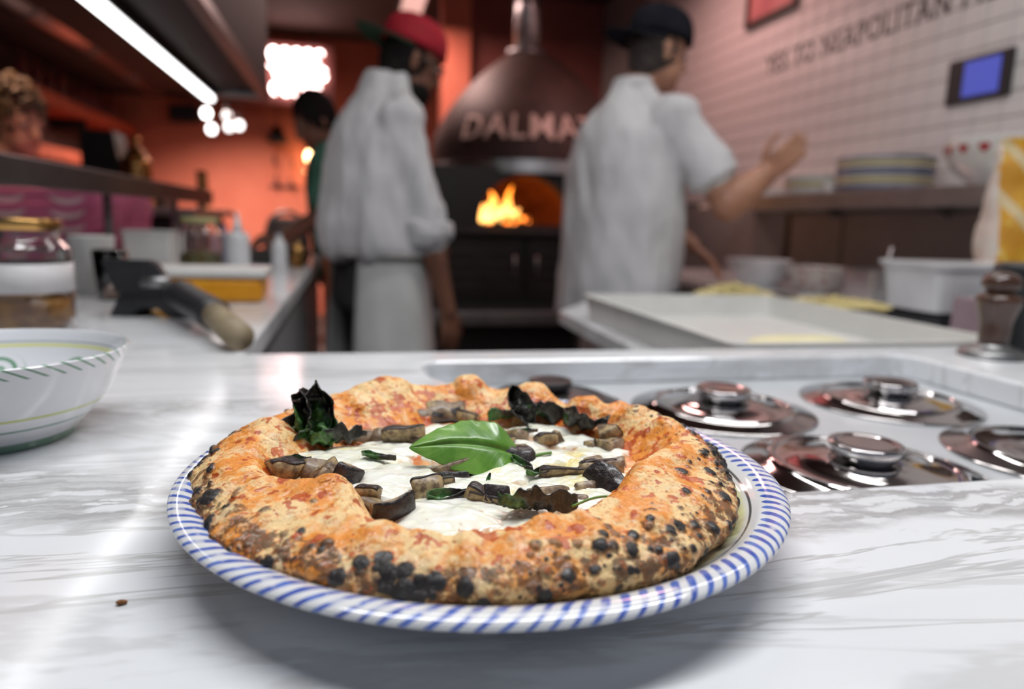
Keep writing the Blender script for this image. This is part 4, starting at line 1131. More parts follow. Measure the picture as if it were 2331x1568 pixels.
added_rose_lamp((-1.30, 2.75, 2.29), 1.3, 'added slim rose lamp brightening the seated guest')
# canopy over the left wing with its white strip
hd = tag(empty('counter_canopy', (-0.48, 2.0, 1.55)), 'dark metal canopy running above the left marble wing', 'canopy')
HX0, HX1, HY0, HY1 = -0.14, 0.15, -1.1, 1.2
box('body', HX0, HX1, HY0, HY1, 0.02, 0.62, nmat('canopy_metal', (0.012, 0.010, 0.010, 1), (0.007, 0.006, 0.006, 1), 4, .65, 0.0, Specular_IOR_Level=0.25), hd, .006)
box('lower_rail', HX1 - .03, HX1 + .006, HY0, HY1, 0.0, 0.03, M['dark_steel'], hd)
box('end_rail', HX0, HX1, HY1 - .03, HY1 + .006, 0.0, 0.03, M['dull_steel'], hd)
for y_ in (-.9, 0, .95): tube('hanger', [(0.0, y_, .6), (0.0, y_, ZC - 1.55)], .012, M['black'], hd, 8)
sl = tag(empty('strip_light', (-0.55, 2.05, 1.53)), 'bright white strip light under the dark canopy', 'lamp')
box('channel', -.022, .022, -1.15, 1.13, .008, .022, M['steel'], sl)
box('tube', -.016, .016, -1.13, 1.10, -.008, .008, emat('strip_glow', (1.0, 0.98, 0.97, 1), 5.0), sl, .004)

# neon sign on the back wall
ns = tag(empty('neon_sign', (-0.64, 7.55, 2.26)), 'glowing pinkish white neon tube sign on the coral back wall', 'sign')
NM = emat('neon_tube', (1.0, 0.74, 0.70, 1), 12.0)
for x_ in (-.3, .3): tube('hanger', [(x_, .04, .46), (x_, .04, ZC - 2.26)], .005, M['black'], ns, 6)
box('back_plate', -.46, .48, .05, .07, -.10, .48, nmat('neon_back', (.25, .08, .07, 1), None, 5, .5), ns)
for row, (zz, x0, x1, n_) in enumerate(((0.36, -.14, .40, 5), (0.20, -.40, .42, 8), (0.04, -.12, .36, 5))):
    st_ = (x1 - x0) / n_
    for i in range(n_):
        cx = x0 + (i + .5) * st_
        loop = [(cx + .040 * math.cos(t), 0, zz + .055 * math.sin(t)) for t in np.linspace(.5, 2 * math.pi - (.2 if i % 2 else 1.6), 14)]
        tube('tube', loop, .011, NM, ns, 6)
# twin wall sconce with warm bulbs
sc_ = tag(empty('wall_sconce', (-0.42, 7.86, 1.60)), 'two warm glowing bulbs on a wall bracket', 'lamp')
box('bracket', -.03, .03, .06, .13, -.16, .16, M['dark_steel'], sc_)
WB = emat('warm_bulb', (1.0, .62, .28, 1), 14.0)
for zz in (-.075, .085): lathe('bulb', [(0, -.06), (.03, -.05), (.05, 0), (.04, .04), (.015, .07), (0, .07)], WB, sc_, (0, 0, zz), 16)
# cluster of small spot bulbs beyond the canopy
for i, (x, z) in enumerate(((-.99, 1.77), (-.97, 1.67), (-.86, 1.70), (-.80, 1.72), (-.89, 1.79))):
    t = tag(empty('spot_bulb', (x, 5.5 + .06 * i, z)), 'small white spot bulb hanging in a cluster beyond the canopy', 'lamp', 'cluster of small bulbs')
    lathe('bulb', [(0, -.035), (.02, -.03), (.034, 0), (.02, .03), (0, .036)], emat('white_bulb', (1, .93, .90, 1), (9, 6, 3, 4, 2)[i]), t, (0, 0, 0), 12)
    lathe('socket', [(0, .03), (.016, .03), (.016, .07), (0, .07)], M['black'], t, (0, 0, 0), 10)
    tube('cord', [(0, 0, .06), (0, 0, (2.22 if x < -.95 else ZC) - z)], .003, M['black'], t, 5)
# pendant with bag shape and hooks on the back wall
pd = tag(empty('wall_hook_rack', (-0.74, 7.9, 1.35)), 'dark hooks and a small pendant hanging against the coral back wall', 'rack')
lathe('pendant', [(0, .54), (.02, .54), (.03, .64), (.09, .50), (.10, .47), (0, .47)], M['black'], pd, (0, 0, 0), 16)
tube('cord', [(0, 0, .62), (0, 0, 1.2)], .006, M['black'], pd, 6)
for x, z in ((-.04, .30), (.12, .06), (-.03, .08), (.14, .26)): tube('hook', crv([(x, .09, z + .06), (x, .03, z + .03), (x, .02, z - .04), (x, .06, z - .06)], 4), .010, M['dark_steel'], pd, 6)
box('rail', -.10, .20, .07, .10, .02, .04, M['dark_steel'], pd)

# big duct pipes
dp = tag(empty('air_duct', (-1.86, 5.9, 2.30)), 'fat round air duct running along the ceiling over the dining side', 'duct')
DUC = nmat('duct_metal', (0.45, 0.33, 0.31, 1), (0.35, 0.25, 0.24, 1), 5, .28, .9)
tube('pipe', [(0, -2.6, 0), (0, 1.9, 0)], .12, DUC, dp, 24)
for y_ in (-2.0, -1.0, 0, 1.0): lathe('joint_ring', [(.122, -.02), (.13, -.02), (.13, .02), (.122, .02)], M['dull_steel'], dp, (0, y_, 0), 24).rotation_euler = (math.pi / 2, 0, 0)
dp2 = tag(empty('flue_pipe', (0.62, 4.3, 2.50)), 'slanted shiny flue pipe under the ceiling between oven and column', 'pipe')
tube('pipe', [(0.10, .4, .20), (-0.02, -.4, -.10)], .075, DUC, dp2, 20)
tube('elbow', crv([(0.10, .4, .20), (.16, .55, .28), (.18, .8, .33)], 4), .075, DUC, dp2, 20)

# ---------------------------------------------------------------- left side: pass shelf, boxes, jars
ps = tag(empty('pass_shelf', (-0.95, 2.0, CT)), 'long dark steel pass shelf on posts behind the left marble wing', 'shelf')
box('board', .21, .392, -.9, 1.10, .222, .246, M['dull_steel'], ps, .004)
box('fascia', .393, .404, -.9, 1.10, .196, .248, M['dark_steel'], ps, .003)
for y_ in (-.8, .25, 1.05): tube('post', [(.27, y_, 0.0), (.27, y_, .223)], .012, M['dull_steel'], ps, 8)
PK = nmat('pink_card', srgb(206, 116, 158), srgb(190, 100, 144), 8, .7)
PKS = nmat('white_print', srgb(214, 196, 206), srgb(200, 180, 194), 12, .7)
def pizza_box(loc, rz, lab):
    t = tag(empty('pizza_box', loc, rz), lab, 'box', 'pink pizza boxes')
    box('tray', -.165, .165, -.165, .165, 0, .030, PK, t, .002)
    box('lid', -.167, .167, -.167, .167, .028, .044, PK, t, .003)
    for x in (-.085, .085):
        arc_ = [(x + .052 * math.cos(a), -.1685, .032 + .026 * math.sin(a)) for a in np.linspace(math.pi * 1.08, math.pi * 1.92, 12)]
        v = []; f = []
        for k_, p in enumerate(arc_):
            wd = .007 * math.sin(math.pi * (k_ + .6) / 12.2) + .002
            v += [(p[0], p[1], p[2] - wd), (p[0], p[1], p[2] + wd), (p[0], p[1] + .001, p[2] + wd), (p[0], p[1] + .001, p[2] - wd)]
        for k_ in range(11):
            for q in range(4): f.append((k_ * 4 + q, k_ * 4 + (q + 1) % 4, k_ * 4 + 4 + (q + 1) % 4, k_ * 4 + 4 + q))
        link('print', fix_normals(me_from('print', v, f)), PKS, t, smooth=False)
    return t
BT = tag(empty('box_stand', (-0.955, 2.90, 0)), 'plain dark stand carrying the pink pizza boxes', 'stand')
box('top', -.18, .145, -.36, .36, .890, .915, M['dull_steel'], BT, .003)
for x_ in (-.15, .12):
    for y_ in (-.33, .33): box('leg', x_ - .015, x_ + .015, y_ - .015, y_ + .015, 0, .892, M['dark_steel'], BT)
words = ['bottom', 'second', 'third', 'fourth', 'topmost']
for s_, (bx, by) in enumerate(((-0.972, 2.715), (-0.978, 3.08))):
    for k_ in range(5):
        pizza_box((bx + .003 * math.sin(k_ * 2 + s_), by + .004 * math.cos(k_), .9155 + k_ * .0452), .02 * math.sin(k_ * 3 + s_), 'pink pizza box with white print, %s of the stack %s' % (words[k_], ('right behind the glass jar', 'farther from the glass jar')[s_]))

def jar(name, loc, r, h, lab, fill, fillmat, lidmat, cat='jar', scale_n=40):
    t = tag(empty(name, loc), lab, cat)
    wl = .003
    outp = crv([(r * .80, 0), (r * .97, .006), (r, .02), (r, h * .68), (r * .97, h * .74), (r * .80, h * .82), (r * .78, h * .86), (r * .78, h * .93)], 4)
    inp = [(max(q[0] - wl, 0.001), max(q[1], wl)) for q in outp][::-1]
    lathe('glass', [(0, 0)] + outp + inp + [(0, wl)], M['glass'], t, (0, 0, 0), scale_n)
    if lidmat: lathe('lid', [(0, h * .90), (r * .81, h * .90), (r * .84, h * .905), (r * .84, h * .985), (r * .80, h), (0, h)], lidmat, t, (0, 0, 0), scale_n)
    if fill:
        ri_ = r - wl - .0012
        lathe('contents', [(0, wl + .001), (ri_ * .8, wl + .001), (ri_ * .97, .012), (ri_, .024), (ri_, h * fill - .004), (ri_ * .5, h * fill + .002), (0, h * fill)], fillmat, t, (0, 0, 0), scale_n)
    return t
OIL = nmat('amber_oil', srgb(176, 122, 40), srgb(110, 72, 40), 28, .3)
J = jar('glass_jar', (-0.412, 1.03, CT), .052, .148, 'round glass jar with gold lid holding amber liquid and sediment', .34, OIL, M['brass'])
lathe('label', [(.0525, .055), (.0528, .055), (.0528, .092), (.0525, .092)], nmat('cloudy_label', (.62, .60, .60, 1), (.5, .48, .48, 1), 12, .5), J, (0, 0, 0), 40)
cup = tag(empty('paper_cup', (-0.485, 1.50, CT)), 'white paper cup standing behind the gold lidded jar', 'cup')
lathe('cup_wall', [(.030, 0), (.040, .11), (.042, .112), (.038, .112), (.028, .004), (0, .004), (0, 0), (.030, 0)], M['white_plastic'], cup, (0, 0, 0), 32)
cup2 = tag(empty('drinking_glass', (-0.43, 1.42, CT)), 'clear drinking glass with a pale drink beside the paper cup', 'glass')
lathe('glass_wall', [(0, 0), (.024, 0), (.030, .09), (.0275, .09), (.022, .005), (0, .005)], M['glass'], cup2, (0, 0, 0), 32)
lathe('drink', [(0, .0058), (.0215, .0058), (.0245, .055), (0, .055)], nmat('pale_drink', srgb(206, 170, 150), None, 20, .2), cup2, (0, 0, 0), 32)

# black card terminal on a stand
ct_ = tag(empty('card_terminal', (-0.315, 1.20, CT), math.radians(-12)), 'black countertop card terminal on an arched stand, seen from behind', 'terminal')
v = [(-.042, -.03, 0), (.075, -.03, 0), (.075, .05, 0), (-.042, .05, 0)]
def prism(name, poly, y0, y1, mat, par, bevel=.002):
    k_ = len(poly); vv = [(x, y0, z) for x, z in poly] + [(x, y1, z) for x, z in poly]
    ff = [tuple(range(k_)), tuple(range(k_, 2 * k_))[::-1]] + [(i, k_ + i, k_ + (i + 1) % k_, (i + 1) % k_) for i in range(k_)]
    me = fix_normals(me_from(name, vv, ff))
    if bevel:
        bm = bmesh.new(); bm.from_mesh(me); bmesh.ops.bevel(bm, geom=bm.edges[:], offset=bevel, segments=2, affect='EDGES'); bm.to_mesh(me); bm.free()
    return link(name, me, mat, par, smooth=False)
prism('stand', [(-.045, 0), (-.015, 0), (.005, .014), (.030, .014), (.045, 0), (.090, 0), (.052, .050), (-.020, .050)], -.03, .045, M['black_plastic'], ct_)
prism('screen_unit', [(-.052, .088), (.028, .088), (.062, .034), (-.030, .034)], -.035, -.012, M['black_plastic'], ct_, .004)
lathe('hinge', [(0, -.02), (.010, -.02), (.010, .02), (0, .02)], M['dull_steel'], ct_, (.030, -.03, .055), 16).rotation_euler = (0, math.pi / 2, 0)
# pole with a rubber grip leaning over the counter corner
pl = tag(empty('peel_pole', (-0.125, 0.90, CT)), 'pale wooden pole with black rubber grip leaning across the counter corner', 'pole')
A_, B_, C_ = Vector((-0.005, -0.03, 0.018)), Vector((-.052, .080, .030)), Vector((-.128, .235, .040))
tube('shaft', [A_, B_], .0175, M['wood_pale'], pl, 20)
tube('grip', crv([B_ - (C_ - B_) * .02, B_ + (C_ - B_) * .3, B_ + (C_ - B_) * .7, C_], 4), .0215, M['black_plastic'], pl, 20)
lathe('grip_eye', [(.008, -.005), (.020, -.005), (.020, .005), (.008, .005), (.008, -.005)], M['black_plastic'], pl, tuple(C_), 20).rotation_euler = (0.6, .9, 0)

# flat tub with yellow contents
yt = tag(empty('food_tub', (-0.265, 1.42, CT)), 'shallow bright yellow tub with white lid', 'tub')
YEL = nmat('yellow_polenta', srgb(232, 164, 24), srgb(206, 136, 16), 14, .4)
box('body', -.102, .102, -.056, .056, 0, .046, YEL, yt, .010)
box('lid', -.110, .110, -.060, .060, .046, .062, M['white_plastic'], yt, .005)
# white tub, herb jar, squeeze bottle and small jars farther along the wing
def tubbox(name, loc, sx, sy, sz, mat, lab, cat='tub', rim=True, rz=0.0, taper=.9):
    t = tag(empty(name, loc, rz), lab, cat)
    o_ = []; 
    def ringpts(s, z, inset=0): return [(x * (sx / 2 * s - inset), y * (sy / 2 * s - inset), z) for x, y in rounded([(-1, -1), (1, -1), (1, 1), (-1, 1)], .18, 5)]
    rings = [ringpts(taper, 0), ringpts(1, sz), ringpts(1, sz, -.006), ringpts(1, sz + .004, -.006), ringpts(1, sz + .004, .003), ringpts(taper, .005, .003)]
    k_ = len(rings[0]); vv = [p for r_ in rings for p in r_]; ff = []
    for i in range(5):
        for j in range(k_): ff.append((i * k_ + j, i * k_ + (j + 1) % k_, (i + 1) * k_ + (j + 1) % k_, (i + 1) * k_ + j))
    ff.append(tuple(range(k_))[::-1]); ff.append(tuple(5 * k_ + j for j in range(k_)))
    link('tub_wall', fix_normals(me_from('tub_wall', vv, ff)), mat, t, smooth=False)
    return t
tubbox('plastic_tub', (-0.545, 2.15, CT), .125, .10, .105, M['white_plastic'], 'plain white plastic tub beside the pink boxes')
HB = nmat('dried_herbs', srgb(120, 110, 66), srgb(84, 80, 44), 60, .8)
jar('herb_jar', (-0.372, 1.92, CT), .052, .15, 'glass jar half full of dried herbs with pale lid', .42, HB, nmat('straw_lid', srgb(176, 168, 116), None, 30, .5))
sb = tag(empty('squeeze_bottle', (-0.280, 1.90, CT)), 'grey white squeeze bottle with thin nozzle next to the herb jar', 'bottle')
lathe('body', crv([(0, 0), (.026, 0), (.028, .006), (.028, .10), (.024, .112), (.013, .118)], 3) + [(0, .118)], M['clear_plastic'], sb, (0, 0, 0), 28)
lathe('nozzle', [(0, .117), (.014, .117), (.010, .130), (.003, .165), (0, .165)], M['clear_plastic'], sb, (0, 0, 0), 20)
for i, (x, y, h, mt, lab) in enumerate(((-.205, 2.15, .115, 'clear_plastic', 'slim clear bottle behind the squeeze bottle'), (-.165, 2.30, .09, 'brass', 'small brass tin at the far end of the wing'), (-.42, 2.55, .13, 'china_blue', 'blue and white bottle behind the white tub'))):
    t = tag(empty('small_bottle', (x, y, CT)), lab, 'bottle')
    lathe('body', crv([(0, 0), (.020, 0), (.021, .01), (.021, h * .65), (.010, h * .8), (.009, h * .95)], 3) + [(0, h * .95)], M[mt], t, (0, 0, 0), 20)
    lathe('cap', [(0, h * .94), (.011, h * .94), (.011, h), (0, h)], M['black_plastic'], t, (0, 0, 0), 16)
pp = tag(empty('prep_pan', (-0.245, 2.55, CT)), 'low dark pan with food scraps near the far cook', 'pan')
lathe('pan', crv([(0, 0), (.09, 0), (.10, .01), (.112, .040), (.115, .041), (.108, .038), (.094, .008), (0, .005)], 4), M['dark_steel'], pp, (0, 0, 0), 32)
lathe('contents', [(0, .012), (.094, .012), (.07, .026), (.03, .034), (0, .03)], nmat('scraps', srgb(196, 160, 130), srgb(120, 90, 70), 40, .7), pp, (0, 0, 0), 24)

# wooden handle standing in the aisle
bh = tag(empty('broom', (-0.098, 2.86, 0)), 'orange wooden broom standing upright against the left marble wing', 'broom')
tube('handle', [(0.0, 0, .10), (0, 0, 1.15)], .014, M['orange_wood'], bh, 10)
box('head', -.018, .022, -.14, .14, .06, .11, M['orange_wood'], bh, .005)
bmh = bmesh.new()
for i in range(26):
    for j in range(3):
        q = bmesh.ops.create_cube(bmh, size=1)['verts']
        for vv in q: vv.co = Vector((-.012 + j * .013 + vv.co.x * .007, -.13 + i * .0104 + vv.co.y * .006, .031 + vv.co.z * .06))
me = bpy.data.meshes.new('bristles'); bmh.to_mesh(me); bmh.free(); link('bristles', me, M['trousers'], bh, smooth=False)

# dining side: bar, brass shaker, candle, shelves
bar = tag(empty('bar_counter', (-1.35, 4.1, 0)), 'dark bar counter in the dining area carrying brass vessels', 'counter')
box('top', -.75, .62, -.45, .75, 1.06, 1.10, M['dull_steel'], bar, .004); box('body', -.70, .56, -.38, .68, 0, 1.06, M['black'], bar)
br = tag(empty('brass_urn', (-1.075, 4.05, 1.10)), 'tall brass urn with knob lid on the bar', 'urn')
lathe('body', crv([(0, 0), (.075, 0), (.078, .02), (.070, .05), (.072, .20), (.066, .24), (.040, .26)], 4) + [(0, .262)], M['brass'], br, (0, 0, 0), 28)
lathe('lid', crv([(.045, .260), (.044, .275), (.020, .30), (.012, .31), (.024, .33), (.016, .352), (0, .356)], 4), M['brass'], br, (0, 0, 0), 24)
cd = tag(empty('brass_candle_holder', (-0.83, 4.40, 1.10)), 'slim brass candle holder near the end of the bar', 'holder')
lathe('body', crv([(0, 0), (.040, 0), (.036, .012), (.030, .03), (.030, .20), (.034, .21)], 4) + [(0, .21)], M['brass'], cd, (0, 0, 0), 20)
stp = tag(empty('coffee_machine', (-1.36, 4.62, 1.10)), 'black stepped coffee machine on the bar behind the brass urn', 'machine')
prism('body', [(-.12, 0), (.30, 0), (.30, .10), (.20, .14), (.16, .24), (.07, .27), (.05, .42), (-.12, .42)], -.12, .12, M['black'], stp, .006)
box('drip_tray', .02, .28, -.17, -.12, .01, .03, M['steel'], stp, .002)
OS = nmat('shelf_board', srgb(196, 92, 62), srgb(170, 76, 50), 6, .6)  # orange light falling on the boards is put into this colour
for i, zz in enumerate((1.46, 1.84)):
    sh = tag(empty('wall_shelf', (XL + .16, 6.7, zz)), ('lower', 'upper')[i] + ' board shelf on the dark left wall, orange light put into its colour', 'shelf')
    box('board', -.157, .16, -1.2, 1.2, -.03, .06, OS, sh, .004)
    for y_ in (-1.0, 0, 1.0): box('bracket', -.157, .10, y_ - .015, y_ + .015, -.12, -.031, M['black'], sh)
rn = random.Random(9)
for i in range(9):
    y_ = 5.7 + i * .23
    t = tag(empty('bottle', (XL + .20, y_, 1.90)), 'dusky bottle on the upper wall shelf, %s from the back wall' % ('ninth eighth seventh sixth fifth fourth third second first'.split()[i]), 'bottle', 'bottles on the upper shelf')
    h = rn.uniform(.20, .30)
    lathe('glass', crv([(0, 0), (.036, 0), (.038, .01), (.038, h * .55), (.014, h * .75), (.013, h)], 3) + [(0, h)], nmat('dusky_glass', srgb(150, 76, 70), srgb(90, 50, 46), 9, .25), t, (0, 0, 0), 16)
spk = tag(empty('wall_speaker', (-1.62, 7.86, 1.97)), 'small black loudspeaker high on the coral back wall', 'speaker')
box('cabinet', -.13, .13, -.08, .10, 0, .15, M['black'], spk, .008); box('grille', -.115, .115, -.088, -.078, .012, .138, M['black_plastic'], spk)
lathe('arm', [(0, -.05), (.012, -.05), (.012, .05), (0, .05)], M['black'], spk, (.16, .08, .08), 10)
chs = tag(empty('cafe_chair', (-0.56, 6.4, 0)), 'black chair with rounded back before the coral wall', 'chair')
for x_ in (-.17, .17):
    for y_ in (-.17, .17): tube('leg', [(x_, y_, 0), (x_ * .9, y_ * .9, .45)], .014, M['black'], chs, 8)
box('seat', -.20, .20, -.20, .20, .45, .485, M['black'], chs, .015)
tube('backrest_frame', crv([(-.18, .18, .47), (-.18, .20, .85), (-.13, .21, 1.04), (0, .21, 1.11), (.13, .21, 1.04), (.18, .20, .85), (.18, .18, .47)], 6), .020, M['black'], chs, 8)
box('backrest', -.16, .16, .195, .225, .70, 1.06, M['black'], chs, .02)

# ---------------------------------------------------------------- right side: shelf, crockery, ingredients
rs = tag(empty('steel_shelf', (XR - .22, 2.2, 1.20)), 'steel shelf on the tiled wall stacked with plates', 'shelf')
box('board', -.18, .212, -.66, .62, 0, .022, M['steel'], rs, .003)
box('fascia', -.186, -.176, -.66, .62, -.035, .024, M['dull_steel'], rs, .002)
box('low_board', -.10, .212, .62, 1.25, -.02, .0, M['white_plastic'], rs, .003)
for y_ in (-.6, -.05, .55): prism('bracket', [(.10, -.002), (.212, -.002), (.212, -.07)], y_ - .006, y_ + .006, M['dull_steel'], rs, 0)
bp = tag(empty('splash_panel', (XR - .012, 2.3, WT)), 'dark steel splash panel between the worktop and the shelf', 'panel')
box('sheet', -.008, .008, -1.4, .78, .004, .29, nmat('splash_steel', (0.27, 0.235, 0.225, 1), (0.22, 0.19, 0.18, 1), 3, .5, .25), bp, .002)
for y_ in (-1.0, -.3, .4): box('seam', -.0125, -.0075, y_ - .004, y_ + .004, .01, .285, M['dark_steel'], bp)
box('edge_trim', -.014, .008, .78, .82, .004, .29, M['black'], bp, .002)

def crockery(x, y, z, r, n, dh, mats, lab, grp):
    for i in range(n):
        t = lathe('stacked_plate', [(0, .004), (r * .60, .004), (r * .64, 0), (r * .70, 0), (r * .72, .004), (r * .98, .016), (r, .018), (r * .99, .021), (r * .72, .010), (0, .009)], mats[i % len(mats)], None, (x + .002 * math.sin(i * 2.1), y + .002 * math.cos(i * 1.7), z + i * dh), 40)
        tag(t, lab % 'bottom second third fourth fifth sixth seventh eighth ninth tenth'.split()[i], 'plate', grp)
CZs = 1.2225
crockery(XR - .22, 2.60, CZs, .150, 6, .0115, [M['china'], M['china'], M['china_yellow'], M['china']], 'plate, %s up in the lower white and yellow stack on the steel shelf', 'lower plate stack')
crockery(XR - .22, 2.25, CZs, .165, 10, .0115, [M['china_blue'], M['china'], M['china_yellow'], M['china'], M['china_blue']], 'plate, %s up in the tall grey blue and white stack on the steel shelf', 'tall plate stack')
crockery(XR - .16, 3.10, 1.2005, .13, 5, .0115, [M['china']], 'white plate, %s up in the short stack at the end of the wall shelf', 'short plate stack')
cupw = tag(empty('teacup', (XR - .30, 2.43, 1.2225)), 'small white cup between the plate stacks', 'cup')
lathe('cup_wall', crv([(0, 0), (.018, 0), (.026, .012), (.034, .042), (.032, .042), (.022, .012), (0, .006)], 4), M['china'], cupw, (0, 0, 0), 24)
tube('handle', crv([(.030, 0, .034), (.046, 0, .032), (.044, 0, .014), (.026, 0, .012)], 5), .0035, M['china'], cupw, 6)
# footed basket with red hearts
rb = tag(empty('patterned_bowl', (XR - .20, 1.76, 1.2225)), 'big white bowl with a row of red hearts round its rim', 'bowl')
lathe('bowl', crv([(0, .0), (.09, 0), (.10, .01), (.15, .055), (.175, .105), (.180, .135), (.176, .135), (.165, .10), (.14, .055), (.09, .016), (0, .012)], 4), M['china'], rb, (0, 0, 0), 48)
RH = nmat('red_glaze', srgb(176, 24, 40), None, 20, .3)
hp = [(16 * math.sin(t) ** 3, 13 * math.cos(t) - 5 * math.cos(2 * t) - 2 * math.cos(3 * t) - math.cos(4 * t)) for t in np.linspace(0, 2 * math.pi, 24, endpoint=False)]
for k_ in range(18):
    a = 2 * math.pi * k_ / 18; vv = []
    for d_ in (.0, .0016):
        for hx, hz in hp:
            zz = .108 + hz * .00095; R_ = .1765 + (zz - .108) * .20 + d_; aa = a + hx * .00095 / .175
            vv.append((R_ * math.cos(aa), R_ * math.sin(aa), zz))
    ff = [tuple(range(24)), tuple(range(24, 48))[::-1]] + [(i, (i + 1) % 24, 24 + (i + 1) % 24, 24 + i) for i in range(24)]
    link('heart', fix_normals(me_from('heart', vv, ff)), RH, rb, smooth=False)

# tablet and framed picture on the tiles
tb = tag(empty('wall_tablet', (XR - .008, 2.105, 1.615)), 'black tablet with a blue screen fixed to the white tiles', 'tablet')
box('case', -.014, 0, -.128, .128, -.078, .072, M['black_plastic'], tb, .004)
box('screen', -.0155, -.0138, -.088, .056, -.060, .056, emat('tablet_screen', srgb(72, 84, 178), 0.60), tb)
pf = tag(empty('picture_frame', (XR - .008, 3.43, 2.345)), 'dark framed rosy picture high on the tiled wall', 'picture')
for (y0, y1, z0, z1) in ((-.23, .23, -.21, -.18), (-.23, .23, .18, .21), (-.23, -.20, -.18, .18), (.20, .23, -.18, .18)): box('frame', -.022, 0, y0, y1, z0, z1, M['wood_brown'], pf, .003)
box('print', -.010, -.002, -.20, .20, -.18, .18, nmat('rosy_print', srgb(206, 132, 132), srgb(186, 104, 110), 6, .4), pf)

# white dough tray
tr = tag(empty('dough_tray', (0.757, 1.205, WT)), 'large white plastic dough tray with a piece of dough inside', 'tray')
TX, TY, TZ = .243, .335, .054
def tray_wall():
    def rp(ix, iy, z): return [(x * ix, y * iy, z) for x, y in rounded([(-1, -1), (1, -1), (1, 1), (-1, 1)], .10, 5)]
    rings = [rp(TX - .012, TY - .012, 0), rp(TX - .004, TY - .004, TZ - .004), rp(TX, TY, TZ - .004), rp(TX, TY, TZ), rp(TX - .013, TY - .013, TZ), rp(TX - .018, TY - .018, .006)]
    k_ = len(rings[0]); vv = [p for r_ in rings for p in r_]; ff = []
    for i in range(5):
        for j in range(k_): ff.append((i * k_ + j, i * k_ + (j + 1) % k_, (i + 1) * k_ + (j + 1) % k_, (i + 1) * k_ + j))
    ff.append(tuple(range(k_))[::-1]); ff.append(tuple(5 * k_ + j for j in range(k_)))
    return fix_normals(me_from('tray_wall', vv, ff))
link('tray_wall', tray_wall(), M['white_plastic'], tr, smooth=False)
dg_ = organic('dough_ball', [ell((0.735, 1.05, WT + .020), .085, .06, .014), ell((0.80, 1.07, WT + .019), .06, .05, .012)], .004, nmat('raw_dough', srgb(236, 230, 190), srgb(224, 214, 168), 20, .5))
tag(dg_, 'flat pale yellow piece of dough inside the white tray', 'dough')

# pepper mill and dark canister on the marble at the right
ml = tag(empty('pepper_mill', (0.853, 0.778, CT)), 'dark brown wooden pepper mill on a round steel foot', 'mill')
lathe('foot', crv([(0, 0), (.038, 0), (.040, .004), (.036, .010), (.024, .014), (.020, .018)], 4) + [(0, .018)], M['dull_steel'], ml, (0, 0, 0), 32)
lathe('body', crv([(0, .018), (.016, .018), (.019, .028), (.020, .048), (.025, .066), (.028, .078), (.025, .084), (.017, .088), (.022, .094)], 4) + crv([(.022, .094), (.024, .100), (.020, .110), (.009, .115), (0, .116)], 3)[1:], M['wood_brown'], ml, (0, 0, 0), 32)
cn = tag(empty('canister', (0.950, 0.815, CT)), 'dark grey round canister next to the pepper mill', 'canister')
lathe('body', crv([(0, 0), (.048, 0), (.050, .004), (.050, .105), (.047, .110)], 3) + [(0, .110)], nmat('grey_enamel', (.045, .05, .05, 1), (.03, .034, .034, 1), 12, .35), cn, (0, 0, 0), 32)
lathe('lid', [(0, .110), (.051, .110), (.051, .122), (.044, .126), (0, .127)], M['black_plastic'], cn, (0, 0, 0), 32)

# ingredients on the work counter
def bowl(name, loc, r, h, mat, lab, fillmat=None, cat='bowl'):
    t = tag(empty(name, loc), lab, cat)
    lathe('bowl_wall', crv([(0, 0), (r * .5, 0), (r * .56, .004), (r * .86, h * .55), (r, h), (r * .975, h), (r * .83, h * .55), (r * .5, .010), (0, .007)], 4), mat, t, (0, 0, 0), 40)
    if fillmat: lathe('contents', [(0, h * .50), (r * .79, h * .50), (r * .5, h * .66), (0, h * .72)], fillmat, t, (0, 0, 0), 24)
    return t
TOM = nmat('tomato_pulp', srgb(150, 50, 34), srgb(110, 36, 26), 20, .4)
SPK = NT('speckled_enamel'); sp_ = SPK.noise(SPK.obj(), 60, 2)
SPK.p(Base_Color=SPK.mix(SPK.step(sp_, .58, .64), (.48, .44, .41, 1), srgb(150, 70, 54)), Roughness=.3)
bowl('mixing_bowl', (1.50, 2.40, WT), .12, .095, M['clear_plastic'], 'grey mixing bowl with red sauce near the cook\'s raised arm', TOM)
bowl('mixing_bowl', (1.585, 2.17, WT), .10, .085, SPK.m, 'speckled pale bowl with red sauce beside the grey bowl', TOM)
tubbox('steel_pan', (1.60, 1.90, WT), .14, .13, .095, M['steel'], 'small square steel pan between speckled bowl and clear tub', 'pan')
sp2 = tag(empty('ladle', (1.61, 1.90, WT + .0)), 'steel ladle handle sticking out of the square steel pan', 'ladle')
tube('handle', [(0, 0, .012), (.02, -.02, .17)], .006, M['steel'], sp2, 8)
lathe('cup', [(0, .006), (.02, .010), (.026, .03), (.024, .03), (.018, .012), (0, .009)], M['steel'], sp2, (0, 0, 0), 16)
rt = tubbox('plastic_tub', (1.36, 1.345, WT + .045), .29, .17, .095, M['clear_plastic'], 'large cloudy plastic tub with loose lid on a black base')
tb2 = tag(empty('digital_scale', (1.36, 1.345, WT)), 'black kitchen scale under the large cloudy tub', 'scale')
box('body', -.125, .125, -.08, .08, 0, .036, M['black_plastic'], tb2, .006); box('pan', -.115, .115, -.07, .07, .036, .0445, M['dark_steel'], tb2, .003)
lathe('crumple', [(0, 0), (.0, .0)], M['clear_plastic'], rt) if False else None
lid_ = box('lid', -.150, .150, -.090, .090, .0995, .107, M['clear_plastic'], rt, .003)
pk = tag(box('card_carton', 1.22, 1.38, 1.12, 1.22, WT, WT + .085, nmat('mauve_card', srgb(150, 128, 134), srgb(132, 110, 118), 8, .7), None, .003), 'small mauve carton in front of the cloudy tub', 'carton')
